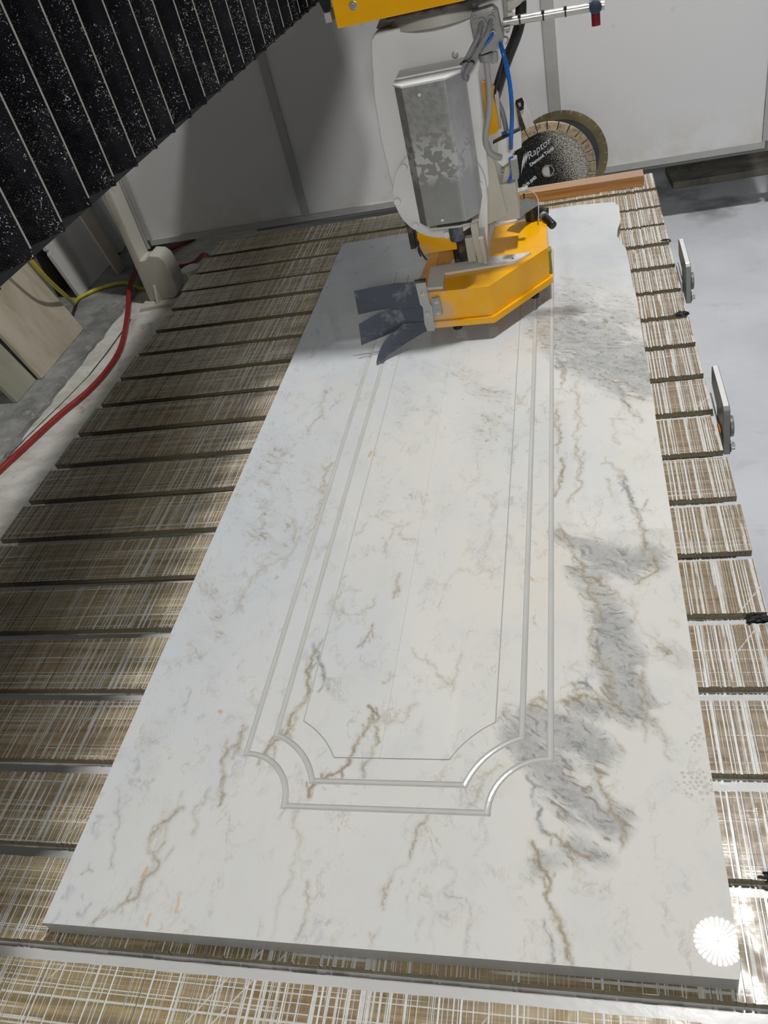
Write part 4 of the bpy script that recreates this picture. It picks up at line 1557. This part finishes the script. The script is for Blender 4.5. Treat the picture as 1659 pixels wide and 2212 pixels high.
# yellow carriage plate and what shows under it
car = Lk('carriage', prism([(0.345, 0.808), (0.640, 0.808), (0.76, 0.822), (0.76, 1.25), (0.345, 1.25)], 1.690, 1.70, 'y', bevel=0.002), MYEL)
Lk('bolt', hexbolt((0.392, 1.690, 0.846), (0, -1, 0), 0.0065, 0.006), MSTEEL, car)
Lk('carriage_side', box((0.345, 1.70, 0.812), (0.357, 2.55, 1.25), 0.001), MYEL)
Lk('carriage_body', box((0.3575, 1.72, 0.835), (0.755, 2.52, 1.2), 0.004), MDARK)
cs = Lk('carriage_bracket', box((0.318, 1.70, 0.822), (0.334, 1.76, 0.842), 0.001), MTRIM)
Lk('black_strap', prism([(0.318, 0.843), (0.334, 0.845), (0.340, 0.90), (0.316, 0.92), (0.310, 0.87)], 1.705, 1.72, 'y', bevel=0.002), MBLACK)
Lk('underplate', box((0.455, 1.715, 0.795), (0.67, 2.02, 0.806), 0.002), MDARK)
Lk('rotary_joint', cyl((0.56, 1.90, 0.755), (0.56, 1.90, 0.797), 0.135, 0.125, n=56), MBEIGE)
for bx in (0.50, 0.585):
    Lk('bolt', hexbolt((bx, 1.765, 0.787), (0, -0.2, -1), 0.006, 0.006), MSTEEL)

# white housing, one cast body
hp = [(0.386, 0.727), (0.392, 0.752), (0.405, 0.762), (0.52, 0.766), (0.60, 0.775), (0.655, 0.79), (0.70, 0.795), (0.716, 0.780), (0.716, 0.735), (0.703, 0.672),
      (0.652, 0.667), (0.6395, 0.63), (0.636, 0.523), (0.634, 0.419), (0.630, 0.36), (0.60, 0.30), (0.54, 0.262), (0.46, 0.262), (0.395, 0.30), (0.372, 0.36),
      (0.367, 0.42), (0.364, 0.523), (0.369, 0.62)]
Lk('housing', prism(hp, 1.803, 1.93, 'y', bevel=0.014, seg=3, smooth=True), MWHITE)
Lk('housing_edge', prism([(0.632, 0.640), (0.637, 0.60), (0.637, 0.45), (0.636, 0.33), (0.625, 0.32), (0.622, 0.64)], 1.83, 1.875, 'y', bevel=0.006, seg=2, smooth=True), MBEIGE)
Lk('top_cap', prism([(0.402, 0.765), (0.425, 0.795), (0.66, 0.797), (0.67, 0.775), (0.52, 0.766)], 1.84, 2.0, 'y', bevel=0.003), MBEIGE)
Lk('screw', hexbolt((0.590, 1.803, 0.682), (0, -1, 0), 0.0058, 0.005), MSTEEL)

# flange disc behind the motor cover with its bolts
DC = (0.498, 0.366)
Lk('flange_disc', prism([(DC[0] + 0.1265 * math.cos(2 * PI * i / 72), DC[1] + 0.1265 * math.sin(2 * PI * i / 72)) for i in range(72)], 1.782, 1.803, 'y', bevel=0.003, smooth=True), MWHITE)
for (bx, bz) in ((0.382, 0.362), (0.417, 0.448), (0.418, 0.288), (0.606, 0.372), (0.595, 0.440), (0.500, 0.250)):
    bm = bmesh.new()
    bm_cyl(bm, (bx, 1.782, bz), (bx, 1.771, bz), 0.0095, n=24)
    Lk('flange_bolt', finish(bm, smooth=True, bevel=0.0015), MWHITE)

# octagonal galvanised motor cover
cpoly = [(0.455, 1.782), (0.455, 1.662), (0.477, 1.632), (0.580, 1.632), (0.611, 1.668), (0.611, 1.782)]
mc = Lk('motor_cover', prism(cpoly, 0.338, 0.672, 'z', bevel=0.0015), MCOV)
Lk('cover_lid', prism([(0.452, 1.785), (0.452, 1.660), (0.476, 1.629), (0.582, 1.629), (0.614, 1.666), (0.614, 1.785)], 0.672, 0.677, 'z', bevel=0.001), MPLATE, mc)
Lk('cover_slot', box((0.500, 1.645, 0.326), (0.590, 1.72, 0.3375), 0.001), MBLACK, mc)
Lk('cover_lip', prism([(0.478, 1.650), (0.560, 1.640), (0.606, 1.668), (0.606, 1.76), (0.478, 1.76)], 0.320, 0.3255, 'z', bevel=0.001), MBEIGE, mc)
for (bx, bz) in ((0.516, 0.651), (0.519, 0.350)):
    s_ = Lk('screw', screw((bx, 1.632, bz), (0, -1, 0), 0.0042, 0.0035), MPLATE, mc)
Lk('black_knob', prism([(0.540 + 0.019 * math.cos(a), 1.69 + 0.019 * math.sin(a)) for a in np.linspace(0, 2 * PI, 21)[:-1]], 0.268, 0.320, 'z', bevel=0.005, smooth=True), MRUB, mc)

# junction box on the upper right
jb = Lk('junction_box', prism([(0.640, 0.756), (0.647, 0.770), (0.694, 0.774), (0.7045, 0.762), (0.712, 0.700), (0.704, 0.686), (0.655, 0.678), (0.646, 0.690)], 1.762, 1.80, 'y', bevel=0.004, seg=2, smooth=True), MGREY)
for (bx, bz) in ((0.652, 0.760), (0.696, 0.764), (0.7045, 0.698), (0.659, 0.690)):
    Lk('screw', screw((bx, 1.762, bz), (0, -1, 0), 0.0045, 0.003), MGREY, jb)
gl = []
for (bx, bz) in ((0.6665, 0.747), (0.6885, 0.748)):
    bm = bmesh.new()
    bm_cyl(bm, (bx, 1.762, bz), (bx, 1.752, bz), 0.0105, n=12)
    Lk('cable_gland', finish(bm, smooth=True), MGREY, jb)
Lk('air_fitting', cyl((0.690, 1.762, 0.724), (0.690, 1.748, 0.722), 0.0055, n=16), MSTEEL, jb)
Lk('conduit', tube([(0.6665, 1.755, 0.746), (0.663, 1.735, 0.738), (0.657, 1.722, 0.725), (0.642, 1.715, 0.706), (0.622, 1.712, 0.682), (0.608, 1.716, 0.662), (0.603, 1.74, 0.645), (0.606, 1.79, 0.63)], 0.0066, 14, 6, 0.0009, 0.0042), MCORR)
Lk('conduit', tube([(0.6885, 1.755, 0.747), (0.684, 1.732, 0.737), (0.674, 1.722, 0.722), (0.657, 1.715, 0.702), (0.637, 1.712, 0.680), (0.620, 1.716, 0.660), (0.613, 1.74, 0.643), (0.612, 1.79, 0.63)], 0.0066, 14, 6, 0.0009, 0.0042), MCORR)
Lk('cable_tie', tube([(0.616, 1.704, 0.684), (0.630, 1.703, 0.686), (0.642, 1.706, 0.680), (0.638, 1.722, 0.672), (0.620, 1.724, 0.674), (0.612, 1.712, 0.680)], 0.0028, 8), MBLACK)
Lk('air_tube', tube([(0.690, 1.749, 0.722), (0.685, 1.742, 0.716), (0.672, 1.745, 0.705), (0.650, 1.755, 0.690)], 0.0034, 10), MBLUE)
Lk('air_tube', tube([(0.703, 1.77, 0.700), (0.707, 1.745, 0.684), (0.712, 1.74, 0.662), (0.7155, 1.74, 0.627), (0.717, 1.74, 0.590), (0.714, 1.74, 0.538), (0.706, 1.745, 0.490), (0.701, 1.76, 0.455)], 0.0052, 12), MBLUE)
Lk('air_tube', tube([(0.697, 1.78, 0.428), (0.699, 1.78, 0.405), (0.697, 1.78, 0.385), (0.688, 1.785, 0.366)], 0.0062, 12), MBLUE)

# right end: stub pipe, arm with sensor, hoses
Lk('elbow_pipe', tube([(0.715, 1.86, 0.752), (0.735, 1.86, 0.757), (0.752, 1.87, 0.765), (0.765, 1.89, 0.785)], 0.0155, 16), MBEIGE)
Lk('hose_clip', cyl((0.752, 1.868, 0.764), (0.760, 1.880, 0.775), 0.0185, n=24), MTRIM)
Lk('side_flange', box((0.716, 1.80, 0.705), (0.724, 1.93, 0.792), 0.002), MSTEEL)
Lk('white_fitting', box((0.724, 1.78, 0.738), (0.742, 1.80, 0.750), 0.002), MPLATE)
arm = Lk('sensor_arm', cyl((0.716, 1.755, 0.738), (0.941, 1.755, 0.7305), 0.0098, n=24), MSTEEL)
Lk('arm_clamp', box((0.716, 1.742, 0.721), (0.730, 1.768, 0.729), 0.001), MSTEEL, arm)
for t in (0.165, 0.40, 0.62):
    cx = 0.716 + 0.225 * t
    cz = 0.738 - 0.0075 * t
    Lk('cable_tie', cyl((cx - 0.0018, 1.755, cz), (cx + 0.0018, 1.755, cz), 0.0112, n=20), MBLACK, arm)
    Lk('tie_head', box((cx - 0.0035, 1.742, cz + 0.006), (cx + 0.0035, 1.750, cz + 0.012), 0.0006), MBLACK, arm)
sn = Lk('sensor', cyl((0.921, 1.727, 0.7335), (0.921, 1.745, 0.7335), 0.0135, n=28, bevel=0.001), MNAVY)
Lk('red_lens', cyl((0.921, 1.745, 0.726), (0.921, 1.742, 0.695), 0.0098, n=24, bevel=0.001), MLAV, sn)
Lk('sensor_cap', cyl((0.921, 1.755, 0.745), (0.919, 1.757, 0.760), 0.012, n=24), MPLATE, sn)
Lk('black_hose', tube([(0.752, 1.90, 0.79), (0.753, 1.90, 0.765), (0.752, 1.90, 0.735), (0.745, 1.90, 0.700), (0.730, 1.90, 0.668), (0.710, 1.90, 0.635), (0.691, 1.90, 0.600), (0.675, 1.905, 0.566), (0.664, 1.93, 0.54), (0.655, 1.97, 0.52)], 0.0135, 16), MBLACK)
Lk('black_hose', tube([(0.705, 1.86, 0.66), (0.694, 1.86, 0.63), (0.684, 1.865, 0.60), (0.672, 1.87, 0.575), (0.665, 1.89, 0.55)], 0.0035, 10), MBLACK)
Lk('hose_ring', tube([(0.703, 1.85, 0.685), (0.709, 1.845, 0.690), (0.716, 1.845, 0.686), (0.716, 1.845, 0.678), (0.709, 1.845, 0.674)], 0.0022, 8), MTRIM)
Lk('gland_nut', cyl((0.6625, 1.80, 0.672), (0.6625, 1.80, 0.655), 0.0175, 0.0155, n=24, bevel=0.002), MGREY)
Lk('gland_block', box((0.672, 1.805, 0.645), (0.689, 1.84, 0.678), 0.002), MGREY)
Lk('grey_hose', tube([(0.6625, 1.80, 0.664), (0.662, 1.80, 0.63), (0.661, 1.80, 0.590), (0.656, 1.80, 0.545), (0.645, 1.80, 0.51), (0.636, 1.80, 0.48), (0.637, 1.81, 0.447), (0.652, 1.82, 0.425), (0.668, 1.83, 0.415)], 0.0078, 14), MTRIM)
Lk('yellow_plate', prism([(0.622, 0.592), (0.655, 0.588), (0.672, 0.560), (0.668, 0.470), (0.660, 0.458), (0.620, 0.448)], 1.895, 1.91, 'y', bevel=0.003), MYEL)
Lk('yellow_plate_edge', prism([(0.664, 0.582), (0.676, 0.558), (0.673, 0.472), (0.668, 0.468)], 1.880, 1.8945, 'y', bevel=0.002), MBEIGE)
Lk('grey_hose', tube([(0.664, 1.90, 0.545), (0.672, 1.895, 0.53), (0.680, 1.89, 0.508), (0.684, 1.885, 0.478), (0.685, 1.88, 0.455)], 0.0065, 12), MCORR)
Lk('air_fitting', cyl((0.674, 1.86, 0.463), (0.690, 1.86, 0.464), 0.0052, n=14), MBLUE)
Lk('air_fitting', cyl((0.690, 1.86, 0.464), (0.708, 1.855, 0.465), 0.0075, n=16), MSTEEL)

# bracket and box that carry the guard on the right
Lk('valve_bracket', prism([(0.662, 0.455), (0.700, 0.466), (0.724, 0.470), (0.722, 0.425), (0.700, 0.418), (0.688, 0.395), (0.668, 0.384), (0.655, 0.398)], 1.845, 1.87, 'y', bevel=0.002), MWHITE)
Lk('dark_strip', prism([(0.650, 0.448), (0.724, 0.470), (0.726, 0.474), (0.650, 0.452)], 1.84, 1.86, 'y'), MBLACK)
Lk('nozzle_block', box((0.694, 1.77, 0.372), (0.712, 1.80, 0.425), 0.003), MGREY)
Lk('side_plate', prism([(0.630, 0.458), (0.642, 0.455), (0.650, 0.400), (0.660, 0.300), (0.664, 0.256), (0.600, 0.238), (0.600, 0.30), (0.625, 0.36)], 1.828, 1.842, 'y', bevel=0.0015), MBEIGE)
Lk('hinge_arm', prism([(0.600, 0.385), (0.618, 0.388), (0.622, 0.330), (0.612, 0.250), (0.602, 0.180), (0.590, 0.180), (0.585, 0.25), (0.590, 0.33)], 1.806, 1.825, 'y', bevel=0.003, smooth=True), MWHITE)
Lk('bracket_box', box((0.632, 1.845, 0.236), (0.697, 1.93, 0.338), 0.0025), MBEIGE)
Lk('bracket_lug', prism([(0.660, 0.338), (0.672, 0.375), (0.684, 0.378), (0.690, 0.338)], 1.86, 1.87, 'y'), MBEIGE)
ft = Lk('hose_coupling', cyl((0.697, 1.90, 0.293), (0.716, 1.90, 0.294), 0.0085, n=20), MSTEEL)
Lk('coupling_nut', cyl((0.716, 1.90, 0.294), (0.725, 1.90, 0.2945), 0.0108, n=6), MTRIM, ft)
Lk('screw', hexbolt((0.610, 1.80, 0.375), (0, -1, 0), 0.009, 0.006), MWHITE)

# spindle block and arms reaching into the guard
Lk('spindle_block', box((0.412, 1.79, 0.198), (0.520, 1.93, 0.262), 0.002), MYEL)
Lk('left_bracket', box((0.388, 1.795, 0.215), (0.404, 1.84, 0.30), 0.001), MDARK)
Lk('blue_cable', tube([(0.410, 1.785, 0.28), (0.414, 1.78, 0.262), (0.411, 1.778, 0.245), (0.416, 1.776, 0.225), (0.422, 1.775, 0.205), (0.430, 1.78, 0.185)], 0.0028, 8), MNAVY)
Lk('blue_cable', tube([(0.417, 1.785, 0.28), (0.410, 1.78, 0.255), (0.418, 1.778, 0.238), (0.412, 1.776, 0.220), (0.418, 1.772, 0.200)], 0.0024, 8), MNAVY)
Lk('spindle_shaft', cyl((0.530, 1.86, 0.075), (0.530, 1.86, 0.262), 0.034, n=32), MDARK)
Lk('spindle_nose', cyl((0.530, 1.86, 0.030), (0.530, 1.86, 0.075), 0.014, n=24), MSTEEL)
Lk('spindle_arm', box((0.522, 1.80, 0.165), (0.570, 1.90, 0.262), 0.002), MDARK)
Lk('step_block', box((0.548, 1.768, 0.165), (0.572, 1.79, 0.235), 0.002), MBEIGE)
Lk('arm_plate', prism([(0.570, 0.312), (0.588, 0.312), (0.592, 0.245), (0.592, 0.165), (0.578, 0.165), (0.572, 0.22)], 1.752, 1.764, 'y', bevel=0.001), MBEIGE)
ap = Lk('arm_plate', prism([(0.590, 0.238), (0.602, 0.240), (0.604, 0.165), (0.594, 0.165)], 1.742, 1.80, 'y', bevel=0.001), MBEIGE)
Lk('arm_cap', box((0.589, 1.740, 0.239), (0.603, 1.80, 0.246), 0.001), MPLATE)

# the octagonal guard: walls, top with opening, bottom rim, seal
GZ0, GZ1 = 0.066, 0.1495
gpoly = [(0.436, 1.640), (0.612, 1.630), (0.7655, 1.820), (0.7625, 2.020), (0.655, 2.120), (0.470, 2.125), (0.425, 1.960), (0.410, 1.735)]


def inset(poly, d):
    n = len(poly)
    out = []
    for i in range(n):
        p0, p1, p2 = Vector(poly[i - 1]), Vector(poly[i]), Vector(poly[(i + 1) % n])
        e1, e2 = (p1 - p0).normalized(), (p2 - p1).normalized()
        n1, n2 = Vector((-e1.y, e1.x)), Vector((-e2.y, e2.x))
        b = (n1 + n2).normalized()
        out.append(tuple(p1 + b * (d / max(0.3, b.dot(n1)))))
    return out


guard = Lk('guard', prism(gpoly, GZ0, GZ1, 'z', holes=[inset(gpoly, 0.004)]), MYEL)
tag(guard, 'octagonal yellow sheet metal guard')
open_ = [(0.446, 1.745), (0.560, 1.742), (0.585, 1.80), (0.585, 1.965), (0.452, 1.965)]
Lk('guard_top', prism(gpoly, GZ1 + 0.0002, GZ1 + 0.0028, 'z', holes=[open_], bevel=0.0), MYEL, guard)
rim_o = inset(gpoly, -0.008)
Lk('guard_rim', prism(rim_o, GZ0 - 0.020, GZ0 - 0.0005, 'z', holes=[inset(gpoly, 0.0045)], bevel=0.002), MYEL, guard)
Lk('seal_strip', prism([(1.850, GZ0), (1.850, 0.128), (1.856, 0.134), (1.864, 0.128), (1.99, 0.120), (1.99, GZ0)] if False else [(1.835, GZ0 + 0.001), (1.835, 0.135), (1.842, 0.141), (1.852, 0.141), (1.858, 0.135), (1.858, GZ0 + 0.001)], 0.7665, 0.7735, 'x', bevel=0.001), MOLIVE, guard)
PZ0, PZ1 = GZ1 + 0.0032, GZ1 + 0.0105
bm = bmesh.new()
bm_prism(bm, [(0.440, 1.654), (0.486, 1.649), (0.484, 1.732), (0.677, 1.742), (0.722, 1.792), (0.604, 1.796), (0.590, 1.790), (0.436, 1.786)], PZ0, PZ1, 'z')
Lk('clamp_frame', finish(bm, bevel=0.0008), MPLATE, guard)
Lk('clamp_frame', prism([(0.592, 1.797), (0.606, 1.799), (0.603, 1.914), (0.609, 2.018), (0.722, 2.028), (0.701, 2.064), (0.594, 2.080)], PZ0, PZ1, 'z', bevel=0.0008), MPLATE, guard)
for (bx, by) in ((0.672, 1.765), (0.690, 2.045)):
    Lk('bolt_hole', cyl((bx, by, PZ1 - 0.001), (bx, by, PZ1 + 0.0004), 0.0035, n=16), MDARK, guard)
for (bx, by) in ((0.504, 1.668), (0.719, 1.797)):
    bm = bmesh.new()
    bm_cyl(bm, (bx, by, 0.020), (bx, by, 0.030), 0.014, n=8)
    bm_cyl(bm, (bx, by, 0.0305), (bx, by, 0.0640), 0.005, n=12)
    Lk('star_knob', finish(bm, bevel=0.001), MBLACK, guard)
# straps that hold the rubber flaps
st = Lk('flap_strap', prism([(0.418, 0.190), (0.446, 0.190), (0.4455, 0.128), (0.452, 0.118), (0.4475, 0.072), (0.451, 0.056), (0.444, 0.042), (0.424, 0.044), (0.4205, 0.068), (0.425, 0.118), (0.419, 0.128)], 1.625, 1.6285, 'y', bevel=0.0006), MTRIM, guard)
for (bx, bz) in ((0.4335, 0.158), (0.4345, 0.098)):
    Lk('strap_bolt', hexbolt((bx, 1.625, bz), (0, -1, 0), 0.0045, 0.004, True), MSTEEL, st)
Lk('strap_cap', box((0.415, 1.624, 0.190), (0.446, 1.637, 0.1965), 0.001), MDARK, st)
sp = Lk('side_strap', prism([(0.453, 0.138), (0.474, 0.140), (0.476, 0.086), (0.450, 0.082)], 1.629, 1.636, 'y', bevel=0.0006), MGREY, guard)
for bz in (0.128, 0.094):
    Lk('strap_bolt', hexbolt((0.465, 1.629, bz), (0, -1, 0), 0.0042, 0.004), MSTEEL, sp)


def sheet(outline_fn, th=0.0022, nu=10, nv=14):
    """rubber sheet from a (u, v) -> point function, u across, v along"""
    bm = bmesh.new()
    A = [[None] * (nu + 1) for _ in range(nv + 1)]
    Bq = [[None] * (nu + 1) for _ in range(nv + 1)]
    for j in range(nv + 1):
        for i in range(nu + 1):
            p = Vector(outline_fn(i / nu, j / nv))
            pu = Vector(outline_fn(min(1, i / nu + 0.01), j / nv)) - Vector(outline_fn(max(0, i / nu - 0.01), j / nv))
            pv = Vector(outline_fn(i / nu, min(1, j / nv + 0.01))) - Vector(outline_fn(i / nu, max(0, j / nv - 0.01)))
            nn = pu.cross(pv).normalized()
            A[j][i] = bm.verts.new(p)
            Bq[j][i] = bm.verts.new(p + nn * th)
    for j in range(nv):
        for i in range(nu):
            bm.faces.new((A[j][i], A[j][i + 1], A[j + 1][i + 1], A[j + 1][i]))
            bm.faces.new((Bq[j][i], Bq[j + 1][i], Bq[j + 1][i + 1], Bq[j][i + 1]))
    for j in range(nv):
        bm.faces.new((A[j][0], A[j + 1][0], Bq[j + 1][0], Bq[j][0]))
        bm.faces.new((A[j][nu], Bq[j][nu], Bq[j + 1][nu], A[j + 1][nu]))
    for i in range(nu):
        bm.faces.new((A[0][i], Bq[0][i], Bq[0][i + 1], A[0][i + 1]))
        bm.faces.new((A[nv][i], A[nv][i + 1], Bq[nv][i + 1], Bq[nv][i]))
    return finish(bm, smooth=True)


def lerp(a, b, t):
    return tuple(x + (y - x) * t for x, y in zip(a, b))


FY = 1.6295


def flap(poly, lean):
    bm = bmesh.new()
    bm_prism(bm, poly, FY, FY + 0.0022, 'y')
    for v in bm.verts:
        k = max(0.0, 0.36 - v.co.x)
        v.co.y += -k * lean
    return finish(bm, bevel=0.0004)


def flap_low(u, v):
    # root under the strap, sweeping out and then straight down to the slab
    a0, a1, a2 = Vector((0.428, FY, 0.0715)), Vector((0.300, FY - 0.01, 0.080)), Vector((0.279, FY - 0.085, 0.006))
    b0, b1, b2 = Vector((0.428, FY, 0.044)), Vector((0.345, FY - 0.02, 0.020)), Vector((0.284, FY - 0.088, 0.004))
    qa = a0 * (1 - v) ** 2 + a1 * 2 * v * (1 - v) + a2 * v * v
    qb = b0 * (1 - v) ** 2 + b1 * 2 * v * (1 - v) + b2 * v * v
    return tuple(qa.lerp(qb, u))


Lk('rubber_flap', flap([(0.428, 0.192), (0.36, 0.196), (0.30, 0.197), (0.246, 0.196), (0.2415, 0.124), (0.30, 0.127), (0.33, 0.1265), (0.36, 0.118), (0.428, 0.117)], 0.10), MRUB, guard)
Lk('rubber_flap', flap([(0.428, 0.1165), (0.36, 0.1175), (0.335, 0.124), (0.30, 0.1225), (0.242, 0.106), (0.2345, 0.040), (0.30, 0.050), (0.335, 0.058), (0.36, 0.072), (0.428, 0.072)], 0.28), MRUB, guard)
Lk('rubber_flap', sheet(flap_low, nv=20), MRUB, guard)

# sheet metal hook and black water fittings at the back corner of the guard
hk = Lk('sheet_hook', prism([(0.660, 2.000), (0.652, 1.975), (0.690, 1.945), (0.706, 1.985), (0.742, 2.030), (0.728, 2.075), (0.700, 2.100), (0.672, 2.085), (0.690, 2.065), (0.686, 2.030)], 0.192, 0.195, 'z', bevel=0.0006), MPLATED, guard)
Lk('water_valve', prism([(0.720 + 0.020 * math.cos(a), 2.03 + 0.020 * math.sin(a)) for a in np.linspace(0, 2 * PI, 17)[:-1]], 0.153, 0.19, 'z', bevel=0.003), MBLACK, guard)
Lk('water_pipe', cyl((0.735, 2.05, 0.168), (0.765, 2.035, 0.166), 0.014, n=20, bevel=0.002), MBLACK, guard)
Lk('water_tap', cyl((0.760, 2.01, 0.160), (0.782, 1.975, 0.148), 0.0125, n=20, bevel=0.003), MBLACK, guard)
Lk('tap_collar', cyl((0.752, 2.024, 0.163), (0.758, 2.014, 0.161), 0.0135, n=20), MSTEEL, guard)
Lk('thin_wire', tube([(0.668, 2.06, 0.20), (0.690, 2.11, 0.212), (0.722, 2.10, 0.212), (0.742, 2.05, 0.205), (0.742, 2.0, 0.185), (0.740, 1.985, 0.165)], 0.0016, 8), MTRIM, guard)
Lk('wire_clip', box((0.697, 2.092, 0.196), (0.701, 2.097, 0.222), 0.0008), MBLACK, guard)

# ------------------------------------------------------------------ lamp overhead (mirrored in the slab)
lamp = thing('high_bay_lamp', (LAMP[0], LAMP[1], LAMP[2] + 0.004), 'round high-bay lamp overhead, seen as a white disc mirrored in the slab corner', 'lamp')
KEY.name = 'diode_disc'
link('lamp_body', cyl((LAMP[0], LAMP[1], LAMP[2] + 0.004), (LAMP[0], LAMP[1], LAMP[2] + 0.10), 0.17, 0.10, n=48), MDISC, lamp)
link('lamp_ring', prism([(LAMP[0] + 0.175 * math.cos(a), LAMP[1] + 0.175 * math.sin(a)) for a in np.linspace(0, 2 * PI, 49)[:-1]], LAMP[2] - 0.004, LAMP[2] + 0.004, 'z',
                        holes=[[(LAMP[0] + 0.152 * math.cos(a), LAMP[1] + 0.152 * math.sin(a)) for a in np.linspace(0, 2 * PI, 49)[:-1]]]), MTRIM, lamp)
link('suspension_cable', cyl((LAMP[0], LAMP[1], LAMP[2] + 0.10), (LAMP[0], LAMP[1], LAMP[2] + 0.4), 0.006, n=8), MDARK, lamp)
